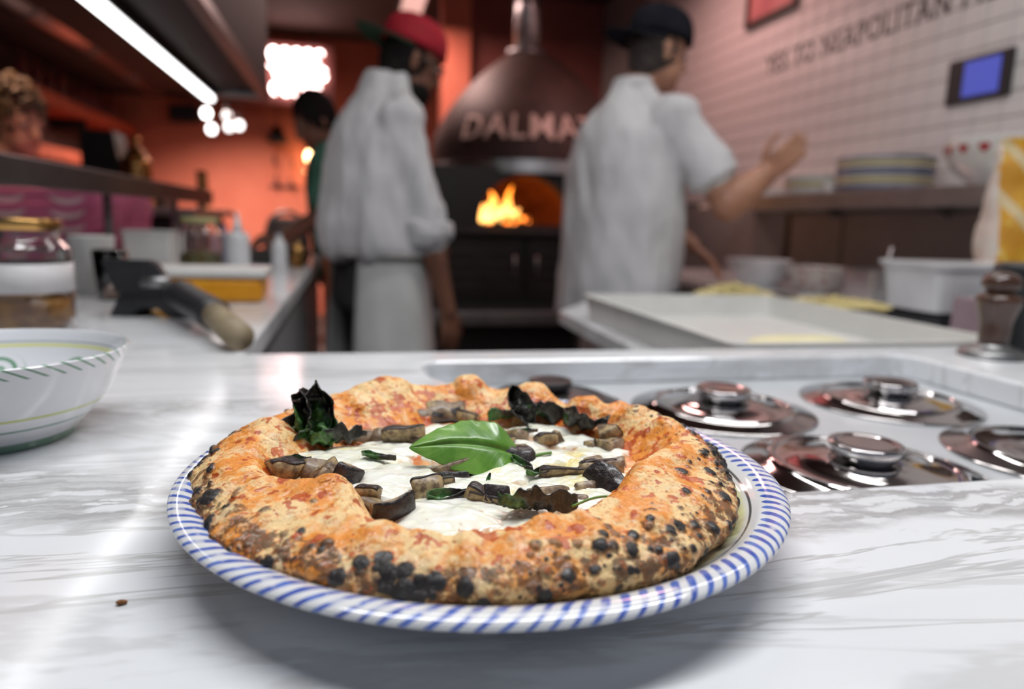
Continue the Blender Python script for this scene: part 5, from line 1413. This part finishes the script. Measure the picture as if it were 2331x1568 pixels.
box('flap', 1.222, 1.378, 1.122, 1.218, WT + .0851, WT + .0875, nmat('mauve_flap', srgb(162, 142, 146), None, 8, .7), pk)
bk = tag(box('cutting_board', 1.12, 1.32, 1.44, 1.56, WT, WT + .018, M['black_plastic'], None, .004), 'black cutting board lying by the grated cheese', 'board')
box('grip_slot', 1.15, 1.29, 1.448, 1.466, WT + .0178, WT + .0184, M['dull_steel'], bk)

def heap(name, loc, rx, ry, h, n, mat, lab, seed):
    """many shreds joined: nobody could count them"""
    r_ = random.Random(seed); bm = bmesh.new()
    for i in range(n):
        a = r_.uniform(0, 2 * math.pi); d_ = math.sqrt(r_.random())
        x, y = rx * d_ * math.cos(a), ry * d_ * math.sin(a); z = h * (1 - d_ ** 1.5) * r_.uniform(.1, 1) + .004
        q = bmesh.ops.create_cube(bm, size=1)['verts']
        Mx = Matrix.Translation((loc[0] + x, loc[1] + y, loc[2] + z)) @ Euler((r_.uniform(-.5, .5), r_.uniform(-.5, .5), r_.uniform(0, 6.3))).to_matrix().to_4x4() @ Matrix.Diagonal((r_.uniform(.014, .030), .006, .005, 1))
        for v_ in q: v_.co = Mx @ v_.co
    me = bpy.data.meshes.new(name); bm.to_mesh(me); bm.free()
    o = link(name, me, mat, None, smooth=False); o['kind'] = 'stuff'; tag(o, lab, 'cheese')
    return o
CH = nmat('grated_cheese', srgb(238, 228, 176), srgb(222, 206, 140), 30, .5)
heap('grated_cheese', (1.29, 1.70, WT), .20, .115, .030, 1500, CH, 'flat spread of grated pale cheese on the worktop behind the tray', 4)
cbp = tag(box('cheese_board', 0.98, 1.30, 2.0, 2.06, WT, WT + .012, M['dark_steel'], None, .003), 'dark metal board edge under the heap of crumbled cheese', 'board') if False else None
sh_ = tag(empty('sheet_pan', (1.13, 1.93, WT)), 'shallow dark sheet pan holding crumbled cheese beside the cook', 'pan')
box('base', -.16, .16, -.085, .085, 0, .006, M['dark_steel'], sh_, .002)
for (x0, x1, y0, y1) in ((-.16, .16, -.085, -.079), (-.16, .16, .079, .085), (-.16, -.154, -.079, .079), (.154, .16, -.079, .079)): box('edge', x0, x1, y0, y1, .0061, .020, M['dark_steel'], sh_)
heap('crumbled_cheese', (1.13, 1.93, WT + .006), .13, .065, .040, 700, CH, 'crumbled cheese heaped in the dark sheet pan', 8)

# flour sack
def sack():
    nu, nv = 48, 40; Vv_ = np.zeros((nu, nv, 3)); a = np.arange(nu) / nu * 2 * np.pi
    for j in range(nv):
        t = j / (nv - 1); z = .43 * t
        e = .45 if t < .93 else .45
        rx = .125 * (1 - .10 * t) * (1 - .25 * max(0, .06 - t) / .06); ry = .075 * (1 - max(0, t - .55) / .45 * .72) * (1 - .2 * max(0, .06 - t) / .06)
        c, s = np.cos(a), np.sin(a)
        Vv_[:, j, 0] = rx * np.sign(c) * np.abs(c) ** e; Vv_[:, j, 1] = ry * np.sign(s) * np.abs(s) ** (.6); Vv_[:, j, 2] = z
    Vv_ += .012 * np.stack([fbm(Vv_, 9, 3, 3), fbm(Vv_, 9, 3, 5), 0.6 * fbm(Vv_, 9, 3, 9)], -1)
    Vv_[:, 0, 2] = 0; Vv_[..., 2] = np.maximum(Vv_[..., 2], 0)
    me = fast_grid('sack_body', Vv_, True)
    bm = bmesh.new(); bm.from_mesh(me); bmesh.ops.holes_fill(bm, edges=bm.edges[:]); bmesh.ops.recalc_face_normals(bm, faces=bm.faces); bm.to_mesh(me); bm.free()
    return me
SM = NT('printed_paper_sack'); o_ = SM.obj(); s_ = SM.add('ShaderNodeSeparateXYZ', {0: o_}); nn = SM.noise(o_, 9, 3)
yc = SM.mix(SM.step(nn, .35, .65), srgb(226, 170, 44), srgb(198, 138, 28))
edge = SM.math('SUBTRACT', 1.0, SM.step(SM.math('ADD', s_.outputs[0], SM.math('MULTIPLY', nn, .03)), -.092, -.088))
mk = SM.math('MULTIPLY', SM.step(SM.noise(o_, 24, 2, .4, 1.5), .60, .64), SM.step(s_.outputs[2], .10, .14))
c_ = SM.mix(SM.math('MULTIPLY', mk, .55), yc, srgb(236, 214, 110))
stripe = SM.math('MULTIPLY', SM.step(SM.math('SINE', SM.math('ADD', SM.math('MULTIPLY', s_.outputs[2], 46.0), SM.math('MULTIPLY', s_.outputs[0], 60.0))), .55, .75), SM.math('MULTIPLY', SM.step(s_.outputs[2], .17, .19), SM.math('SUBTRACT', 1.0, SM.step(s_.outputs[0], -.06, -.04))))
c_ = SM.mix(SM.math('MULTIPLY', stripe, .6), c_, srgb(214, 210, 180))
c_ = SM.mix(SM.math('MULTIPLY', edge, .85), c_, srgb(214, 206, 204))
SM.p(Base_Color=c_, Roughness=.6); SM.bump(nn, .3, .01)
fs = tag(empty('flour_sack', (1.635, 1.42, WT), math.radians(-24)), 'yellow paper flour sack with pale side stripe standing by the wall', 'sack')
link('sack_body', sack(), SM.m, fs)
prism('folded_top', [(-.105, .424), (.105, .427), (.10, .452), (-.10, .448)], -.014, .014, SM.m, fs, .004)
emb = []; 
tube('emblem', [(.02 + .034 * math.cos(t), -.078 + .010 * abs(math.cos(t)), .18 + .040 * math.sin(t)) for t in np.linspace(0, 2 * math.pi, 18)], .003, nmat('sack_print', srgb(150, 96, 30), None, 20, .7), fs, 6)

# ---------------------------------------------------------------- people
def face_prims(hc, fwd, up, s=1.0):
    """head + face. hc centre of skull"""
    f = Vector(fwd).normalized(); u = Vector(up).normalized(); r = f.cross(u).normalized(); hc = Vector(hc)
    R3 = Matrix((r, f, u)).transposed()
    P = [ell(hc + u * .015 * s, .076 * s, .094 * s, .105 * s, R3), ell(hc + f * .022 * s - u * .050 * s, .062 * s, .072 * s, .070 * s, R3),
         caps(hc + f * .055 * s - u * .095 * s, .026 * s, hc + f * .068 * s - u * .092 * s, .022 * s),      # chin
         caps(hc + f * .092 * s + u * .004 * s, .009 * s, hc + f * .108 * s - u * .030 * s, .013 * s),      # nose
         caps(hc + f * .080 * s + r * .032 * s + u * .018 * s, .011 * s, hc + f * .084 * s - r * .032 * s + u * .018 * s, .011 * s),   # brow
         caps(hc + f * .082 * s + r * .018 * s - u * .062 * s, .009 * s, hc + f * .082 * s - r * .018 * s - u * .062 * s, .009 * s)]   # lips
    for sg in (-1, 1):
        e = hc + r * sg * .078 * s - f * .008 * s - u * .012 * s
        P.append(caps(e + u * .022 * s, .011 * s, e - u * .022 * s, .009 * s))
    return P, f, u, r, R3

def cap_on(par, hc, fwd, up, mat, brimmat, s=1.0, brim_dir=-1, tilt=0.0):
    P, f, u, r, R3 = face_prims(hc, fwd, up, s); hc = Vector(hc)
    n, k = 32, 12; vv = []; ff = []
    for i in range(k + 1):
        ph = math.pi / 2 * i / k
        for j in range(n):
            a = 2 * math.pi * j / n
            vv.append(hc + u * (.040 * s + .098 * s * math.sin(ph) ** .85) + r * (.088 * s * math.cos(ph) ** .6 * math.cos(a)) + f * (.106 * s * math.cos(ph) ** .6 * math.sin(a)) - u * .012 * s)
    for i in range(k):
        for j in range(n): ff.append((i * n + j, i * n + (j + 1) % n, (i + 1) * n + (j + 1) % n, (i + 1) * n + j))
    ff.append(tuple(range(n))[::-1])
    me = me_from('cap', vv, ff); bm = bmesh.new(); bm.from_mesh(me); bmesh.ops.remove_doubles(bm, verts=bm.verts, dist=1e-5); bmesh.ops.recalc_face_normals(bm, faces=bm.faces); bm.to_mesh(me); bm.free()
    cp = link('cap', me, mat, par)
    # brim: curved tongue
    nu, nv = 12, 17; G = np.zeros((nu, nv, 3)); bd = f * brim_dir
    for i in range(nu):
        for j in range(nv):
            a = (j / (nv - 1) - .5) * math.pi * .86; q = i / (nu - 1)
            rad = (.100 + .078 * q * math.cos(a) ** .5)
            p = hc + u * (.030 * s - .012 * s * q - .012 * s * abs(math.sin(a)) ** 2 * 1.2 - tilt * q * s) + (bd * math.cos(a) * rad * 1.04 + r * math.sin(a) * (.088 + .012 * q)) * s
            G[i, j] = p
    link('brim', solid_grid('brim', G, .005), brimmat, cp)
    return cp

def hair_cap(par, hc, fwd, up, mat, s=1.0, low=-.05):
    P, f, u, r, R3 = face_prims(hc, fwd, up, s); hc = Vector(hc)
    return organic('hair', [ell(hc + u * .022 * s - f * .012 * s, .083 * s, .096 * s, .106 * s, R3), ell(hc - f * .045 * s + u * (low + .02) * s, .068 * s, .052 * s, .062 * s, R3)], .008, mat, par, 3, (.006, 60, 3))

def eyes(par, hc, fwd, up, s=1.0):
    P, f, u, r, R3 = face_prims(hc, fwd, up, s); hc = Vector(hc)
    for sg in (-1, 1):
        o = lathe('eye', [(0, -.011), (.008, -.007), (.011, 0), (.008, .007), (0, .011)], nmat('eye_dark', (.05, .035, .03, 1), (.3, .28, .27, 1), 80, .2), par, (0, 0, 0), 10)
        o.location = hc + f * .083 * s + r * sg * .030 * s + u * .000 * s - Vector(par.location)

def person(name_loc, label):
    t = tag(empty('person', name_loc), label, 'person'); return t

def attach(t):
    """body meshes are modelled in room space; give them the person's frame"""
    for o in t.children:
        if o.name.startswith('eye'): continue
        o.matrix_parent_inverse = Matrix.Translation(-Vector(t.location))

# --- cook in the red cap
H = 24.0                                             # heading of the chest, degrees from +X
d = Vector((math.cos(math.radians(H)), math.sin(math.radians(H)), 0)); sd = Vector((d.y, -d.x, 0))     # sd: his right
c0 = Vector((0.085, 2.42, 0))
p1 = person((0.10, 2.42, 0), 'cook in white shirt, white apron and red backward cap, standing before the oven')
hd_c = Vector((0.190, 2.43, 1.585)); hf = Vector((.93, .25, -.30)); hu = Vector((.28, .05, 1))
fp, f, u, r, R3 = face_prims(hd_c, hf, hu)
body = list(fp)
body += [caps((.120, 2.43, 1.44), .060, hd_c - Vector((.02, 0, .06)), .054),
         loft([(c0 + Vector((0, 0, z)), rx, ry, H + 90) for z, rx, ry in ((.80, .155, .115), (.95, .165, .12), (1.08, .145, .11), (1.25, .15, .10), (1.36, .13, .08), (1.42, .07, .05))])]
shR = c0 + sd * .160 + Vector((.01, 0, 1.395)); shL = c0 - sd * .155 + Vector((0, 0, 1.38))
elR = Vector((.238, 2.27, 1.045)); wrR = Vector((.305, 2.28, .790)); elL = Vector((.02, 2.76, 1.12)); wrL = Vector((.24, 2.82, 1.02))
body += [caps(shR, .044, elR, .042), caps(elR, .043, elR.lerp(wrR, .35), .043), caps(elR.lerp(wrR, .35), .043, wrR, .029), caps(shL, .055, elL, .042), caps(elL, .042, wrL, .028)]
body += hand_prims(wrR, (.12, .03, -1), (-.5, .8, 0), (.8, .5, -.1), curl=.32) + hand_prims(wrL, (1, .2, -.2), (0, 0, -1), (.2, -1, 0), curl=.4)
for sg in (-1, 1):
    hp_ = c0 + sd * .085 * sg + Vector((0, 0, .86)); kn = hp_ + d * .02 + Vector((0, 0, -.40)); an = kn - d * .02 + Vector((0, 0, -.37))
    body += [caps(hp_, .085, kn, .056), caps(kn, .056, an, .038), caps(an + Vector((0, 0, -.035)), .034, an + d * .15 + Vector((0, 0, -.06)), .028)]
organic('body', body, .0075, M['skin_dark'], p1, 4)
trous = [loft([(c0 + Vector((0, 0, z)), rx, ry, H + 90) for z, rx, ry in ((.78, .175, .130), (.90, .180, .135), (.99, .168, .130))])]
for sg in (-1, 1):
    hp_ = c0 + sd * .088 * sg + Vector((0, 0, .84)); kn = hp_ + d * .02 + Vector((0, 0, -.40)); an = kn - d * .02 + Vector((0, 0, -.32))
    trous += [caps(hp_, .100, kn, .078), caps(kn, .078, an, .064)]
organic('trousers', trous, .011, M['trousers'], p1, 5, (.010, 12, 2, (1, 1, .4)))
shirt = [loft([(c0 + Vector((dx, 0, z)), rx, ry, H + 90) for z, rx, ry, dx in ((.955, .205, .165, -.005), (.985, .222, .18, -.01), (1.06, .222, .185, -.015), (1.20, .208, .17, -.015), (1.31, .195, .15, -.01), (1.40, .165, .12, .005), (1.47, .115, .095, .02), (1.52, .076, .072, .03), (1.545, .062, .062, .035))], 28)]
shirt += [caps(shR + Vector((-.01, 0, -.01)), .070, elR + Vector((-.01, 0, .05)), .070), caps(elR + Vector((-.01, 0, .06)), .070, elR + Vector((-.004, 0, -.02)), .066), caps(shL, .070, elL, .062), caps(elL, .066, elL.lerp(wrL, .4), .058)]
shirt += [caps(shR, .07, c0 + Vector((.02, 0, 1.41)), .085), caps(shL, .07, c0 + Vector((.02, 0, 1.41)), .085)]
organic('shirt', shirt, .0095, M['shirt'], p1, 8, (.024, 7, 4, (1.3, 1.3, .45)))
organic('cuff', [loft([(elR + Vector((-.006, 0, -.045)), .070, .064, H), (elR + Vector((.002, 0, -.01)), .078, .074, H), (elR + Vector((0, 0, .03)), .080, .076, H)], 20)], .008, M['shirt'], p1, 2, (.010, 20, 2))
# apron: wrapped front half from the waist to the shins
nu, nv = 40, 36; G = np.zeros((nu, nv, 3))
for i in range(nu):
    a = math.radians(-128 + 272 * i / (nu - 1))
    for j in range(nv):
        q = j / (nv - 1); z = .975 - .55 * q
        rr_ = (.195 + .035 * q + .012 * math.sin(a * 9 + q * 3) * q); ry_ = (.150 + .05 * q)
        p = c0 + d * math.cos(a) * ry_ * 1.02 + sd * math.sin(a) * rr_
        G[i, j] = (p.x, p.y, z)
link('apron', solid_grid('apron', G, .004), M['apron'], p1)
tube('apron_tie', [c0 + d * math.cos(a) * .172 + sd * math.sin(a) * .215 + Vector((0, 0, .965)) for a in np.linspace(0, 2 * math.pi, 33)], .008, nmat('apron_band', (.34, .33, .31, 1), None, 20, .8), p1, 6)
cap_on(p1, hd_c + u * .010, hf, hu, M['red_cloth'], M['green_cloth'], 1.06, -1, -.01)
hair_cap(p1, hd_c - u * .012, hf, hu, M['hair'], .97)
organic('beard', [ell(hd_c + f * .030 - u * .075, .062, .060, .050, R3), caps(hd_c + f * .078 - u * .075, .022, hd_c + f * .066 - u * .105, .028)], .007, M['hair'], p1, 3, (.004, 70, 5))
gl = tube('glasses', [hd_c + f * .098 + u * .004 + r * x for x in (-.07, -.035, 0, .035, .07)] + [hd_c + f * .0 + u * .004 + r * .084], .004, M['ink_black'], p1, 6)
for sg in (-1, 1): tube('lens_rim', [hd_c + f * .100 + r * (sg * .032 + .022 * math.cos(t)) + u * (-.004 + .018 * math.sin(t)) for t in np.linspace(0, 2 * math.pi, 15)], .0028, M['ink_black'], gl, 5)
eyes(p1, hd_c, hf, hu)
attach(p1)

# --- cook in the dark cap, arm raised
H = 26.0
d = Vector((math.cos(math.radians(H)), math.sin(math.radians(H)), 0)); sd = Vector((d.y, -d.x, 0))
c0 = Vector((0.905, 2.30, 0))
p2 = person((0.905, 2.30, 0), 'cook in white short-sleeved shirt and dark backward cap, raising one open hand')
hd_c = Vector((0.990, 2.29, 1.645)); hf = Vector((.97, .12, -.12)); hu = Vector((.12, .02, 1))
fp, f, u, r, R3 = face_prims(hd_c, hf, hu)
body = list(fp)
body += [caps((.905, 2.30, 1.47), .064, hd_c - Vector((.025, 0, .06)), .056),
         loft([(c0 + Vector((0, 0, z)), rx, ry, H + 90) for z, rx, ry in ((.80, .16, .12), (.95, .165, .125), (1.10, .155, .115), (1.27, .15, .10), (1.38, .12, .075), (1.44, .07, .05))])]
shR = c0 + sd * .175 + Vector((.02, 0, 1.425)); shL = c0 - sd * .165 + Vector((.02, 0, 1.385))
elR = Vector((1.158, 2.05, 1.160)); wrR = Vector((1.268, 2.04, 1.248)); elL = Vector((1.05, 2.50, 1.17)); wrL = Vector((1.20, 2.36, 1.02))
body += [caps(shR, .048, elR, .058), caps(elR, .060, elR.lerp(wrR, .4), .058), caps(elR.lerp(wrR, .4), .058, wrR, .037), caps(shL, .055, elL, .042), caps(elL, .044, wrL, .029)]
body += hand_prims(wrR, (.74, .0, .66), (-.15, -.95, .25), (-.64, .10, .74), curl=.20, spread=.12, s=1.05) + hand_prims(wrL, (.6, -.55, -.55), (-.3, -.2, -.9), (.5, .8, 0), curl=.4)
for sg in (-1, 1):
    hp_ = c0 + sd * .088 * sg + Vector((0, 0, .88)); kn = hp_ + d * .02 + Vector((0, 0, -.41)); an = kn - d * .02 + Vector((0, 0, -.38))
    body += [caps(hp_, .088, kn, .056), caps(kn, .056, an, .038), caps(an + Vector((0, 0, -.035)), .034, an + d * .15 + Vector((0, 0, -.06)), .028)]
organic('body', body, .0075, M['skin'], p2, 4)
trous = [loft([(c0 + Vector((0, 0, z)), rx, ry, H + 90) for z, rx, ry in ((.80, .178, .135), (.92, .182, .14), (.98, .17, .13))])]
for sg in (-1, 1):
    hp_ = c0 + sd * .09 * sg + Vector((0, 0, .86)); kn = hp_ + d * .02 + Vector((0, 0, -.41)); an = kn - d * .02 + Vector((0, 0, -.34))
    trous += [caps(hp_, .104, kn, .08), caps(kn, .08, an, .066)]
organic('trousers', trous, .011, M['trousers'], p2, 5, (.010, 12, 2, (1, 1, .4)))
shirt = [loft([(c0 + Vector((dx, 0, z)), rx, ry, H + 90) for z, rx, ry, dx in ((.765, .225, .185, -.01), (.80, .228, .19, -.01), (.95, .222, .188, -.005), (1.10, .218, .185, 0), (1.26, .212, .172, 0), (1.37, .192, .145, 0), (1.45, .145, .11, .005), (1.51, .092, .08, .01), (1.545, .066, .066, .012))], 28)]
sl_e = shR.lerp(elR, .60)
shirt += [caps(shR + Vector((-.01, 0, -.01)), .070, sl_e, .076), caps(shL, .070, shL.lerp(elL, .7), .072), caps(shR, .07, c0 + Vector((.02, 0, 1.43)), .085), caps(shL, .07, c0 + Vector((.02, 0, 1.42)), .085)]
organic('shirt', shirt, .0095, M['shirt'], p2, 8, (.022, 6, 11, (1.2, 1.2, .5)))
ax_ = (elR - shR).normalized(); sx_ = ax_.cross(Vector((0, 0, 1))).normalized(); sy_ = ax_.cross(sx_)
cv = []
for q, rad in ((-.005, .076), (.03, .083), (.045, .080)):
    cv.append([sl_e + ax_ * q + (sx_ * math.cos(t) + sy_ * math.sin(t)) * rad for t in np.linspace(0, 2 * math.pi, 24, endpoint=False)])
vv = [p for c in cv for p in c]; ff = [(i * 24 + j, i * 24 + (j + 1) % 24, (i + 1) * 24 + (j + 1) % 24, (i + 1) * 24 + j) for i in range(2) for j in range(24)]
cuff_me = fix_normals(me_from('sleeve_cuff', vv, ff)); link('sleeve_cuff', cuff_me, M['shirt'], p2)
organic('collar', [loft([((.912, 2.30, 1.525), .074, .074, 0), ((.922, 2.30, 1.56), .072, .070, 0)], 20)], .007, M['shirt'], p2, 2)
cap_on(p2, hd_c + u * .010, hf, hu, M['navy_cloth'], M['navy_cloth'], 1.08, -1, .0)
hair_cap(p2, hd_c - u * .014, hf, hu, nmat('cropped_hair', (.05, .036, .03, 1), (.03, .022, .02, 1), 60, .8), .965)
eyes(p2, hd_c, hf, hu)
attach(p2)

# --- third cook, mostly hidden behind the first
c0 = Vector((-0.02, 3.42, 0)); p3 = person((-0.02, 3.42, 0), 'dark-haired cook in green behind the red-capped cook, working at the left counter')
hd_c = Vector((-0.155, 3.40, 1.500)); hf = Vector((-.80, -.35, -.45)); hu = Vector((-.45, -.1, 1))
fp, f, u, r, R3 = face_prims(hd_c, hf, hu); body = list(fp)
body += [caps((-.06, 3.42, 1.36), .058, hd_c - u * .05, .052), loft([(c0 + Vector((-.05 * max(0, (z - .9)) * 2, 0, z)), rx, ry, 110) for z, rx, ry in ((.80, .15, .115), (1.0, .16, .12), (1.2, .17, .12), (1.34, .17, .11), (1.40, .11, .08))])]
for s_, sh, el, wr in ((1, (-.10, 3.25, 1.33), (-.12, 3.10, 1.08), (-.26, 2.96, .99)), (-1, (0.02, 3.60, 1.33), (-.16, 3.56, 1.08), (-.30, 3.30, 1.0))):
    body += [caps(sh, .052, el, .040), caps(el, .040, wr, .028)] + hand_prims(wr, (-.9, -.35, -.15), (0, 0, -1), (.35, -.9, 0) if s_ > 0 else (.35, .9, 0), curl=.4)
for sg in (-1, 1):
    hp_ = c0 + Vector((0, .085 * sg, .86)); body += [caps(hp_, .085, hp_ + Vector((0, 0, -.40)), .056), caps(hp_ + Vector((0, 0, -.40)), .056, hp_ + Vector((.01, 0, -.78)), .038), caps(hp_ + Vector((.01, 0, -.82)), .034, hp_ + Vector((-.14, 0, -.835)), .026)]
organic('body', body, .0085, M['skin_dark'], p3, 4)
organic('shirt', [loft([(c0 + Vector((-.05 * max(0, (z - .9)) * 2, 0, z)), rx, ry, 110) for z, rx, ry in ((.82, .19, .15), (1.0, .20, .155), (1.2, .20, .15), (1.34, .19, .13), (1.41, .10, .085))], 24), caps((-.10, 3.25, 1.33), .072, (-.115, 3.14, 1.15), .066), caps((0.02, 3.60, 1.33), .072, (-.10, 3.57, 1.16), .066)], .011, nmat('teal_cloth', srgb(70, 120, 100), srgb(50, 96, 80), 9, .8), p3, 4, (.014, 8, 2))
organic('trousers', [loft([(c0 + Vector((0, 0, z)), rx, ry, 110) for z, rx, ry in ((.76, .17, .13), (.90, .175, .135))])] + [caps(c0 + Vector((0, .088 * sg, .84)), .098, c0 + Vector((0, .088 * sg, .12)), .066) for sg in (-1, 1)], .012, M['trousers'], p3, 4)
hair_cap(p3, hd_c + u * .006, hf, hu, M['hair'], 1.06, -.03); eyes(p3, hd_c, hf, hu); attach(p3)

# --- guest at the bar side
c0 = Vector((-1.37, 3.22, 0)); p4 = person((-1.37, 3.22, 0), 'guest with tousled brown hair seated beyond the pink pizza boxes')
hd_c = Vector((-1.285, 3.24, 1.415)); hf = Vector((.80, -.52, -.25)); hu = Vector((.1, -.05, 1)); S_ = 1.10
fp, f, u, r, R3 = face_prims(hd_c, hf, hu, S_); body = list(fp)
dd_ = Vector((.83, -.55, 0)); ss_ = Vector((-.55, -.83, 0))
body += [caps((-1.34, 3.23, 1.26), .058, hd_c - u * .06, .054), loft([(c0 + Vector((0, 0, z)), rx, ry, 60) for z, rx, ry in ((.62, .16, .13), (.80, .16, .125), (1.0, .165, .12), (1.18, .18, .115), (1.25, .12, .08))])]
for sg in (-1, 1):
    sh = c0 + ss_ * .17 * sg + Vector((0, 0, 1.19)); el = sh + ss_ * .03 * sg - dd_ * .06 + Vector((0, 0, -.27)); wr = el + dd_ * .12 - ss_ * sg * .12 + Vector((0, 0, -.06))
    body += [caps(sh, .052, el, .04), caps(el, .04, wr, .028)] + hand_prims(wr, dd_ - ss_ * sg * .4, (0, 0, -1), -ss_ * sg, curl=.4)
    hp_ = c0 + ss_ * .09 * sg + Vector((0, 0, .66)); kn = hp_ + Vector((-.36, .16, .02)); an = kn + Vector((0, 0, -.42))
    body += [caps(hp_, .085, kn, .06), caps(kn, .056, an, .04), caps(an, .036, an + Vector((-.13, .05, -.02)), .028)]
organic('body', body, .009, nmat('pale_skin', srgb(190, 150, 124), srgb(170, 128, 104), 12, .5), p4, 4)
organic('sweater', [loft([(c0 + Vector((0, 0, z)), rx, ry, 60) for z, rx, ry in ((.62, .185, .155), (.80, .185, .15), (1.0, .19, .145), (1.18, .19, .13), (1.26, .12, .09), (1.29, .075, .075))], 24)] + [caps(c0 + ss_ * .17 * sg + Vector((0, 0, 1.19)), .07, c0 + ss_ * .20 * sg - dd_ * .06 + Vector((0, 0, .92)), .06) for sg in (-1, 1)], .012, nmat('dark_knit', (.03, .045, .045, 1), (.02, .03, .03, 1), 40, .9), p4, 4)
organic('jeans', [caps(c0 + ss_ * .09 * sg + Vector((0, 0, .66)), .098, c0 + ss_ * .09 * sg + Vector((-.36, .16, .68)), .074) for sg in (-1, 1)] + [caps(c0 + ss_ * .09 * sg + Vector((-.36, .16, .68)), .074, c0 + ss_ * .09 * sg + Vector((-.36, .16, .32)), .06) for sg in (-1, 1)], .012, M['trousers'], p4, 4)
HB_ = nmat('brown_hair', srgb(92, 70, 40), srgb(54, 44, 26), 40, .55, bump=.6, bdist=.006)
organic('hair', [ell(hd_c + u * .045 - f * .015, .098, .112, .112, R3), ell(hd_c - f * .07 - u * .02, .075, .055, .085, R3), ell(hd_c + f * .05 + u * .095, .06, .05, .045, R3), ell(hd_c + u * .12 + r * .02, .07, .07, .05, R3)], .008, HB_, p4, 2, (.030, 34, 3))
eyes(p4, hd_c, hf, hu, S_); attach(p4)
stl = tag(empty('bar_stool', (-1.43, 3.25, 0)), 'black bar stool under the seated guest', 'stool')
lathe('seat', [(0, .53), (.17, .53), (.18, .55), (.17, .572), (0, .572)], M['black'], stl, (0, 0, 0), 24)
for k_ in range(4):
    a = math.pi / 4 + k_ * math.pi / 2; tube('leg', [(.10 * math.cos(a), .10 * math.sin(a), .53), (.20 * math.cos(a), .20 * math.sin(a), 0)], .012, M['black'], stl, 6)
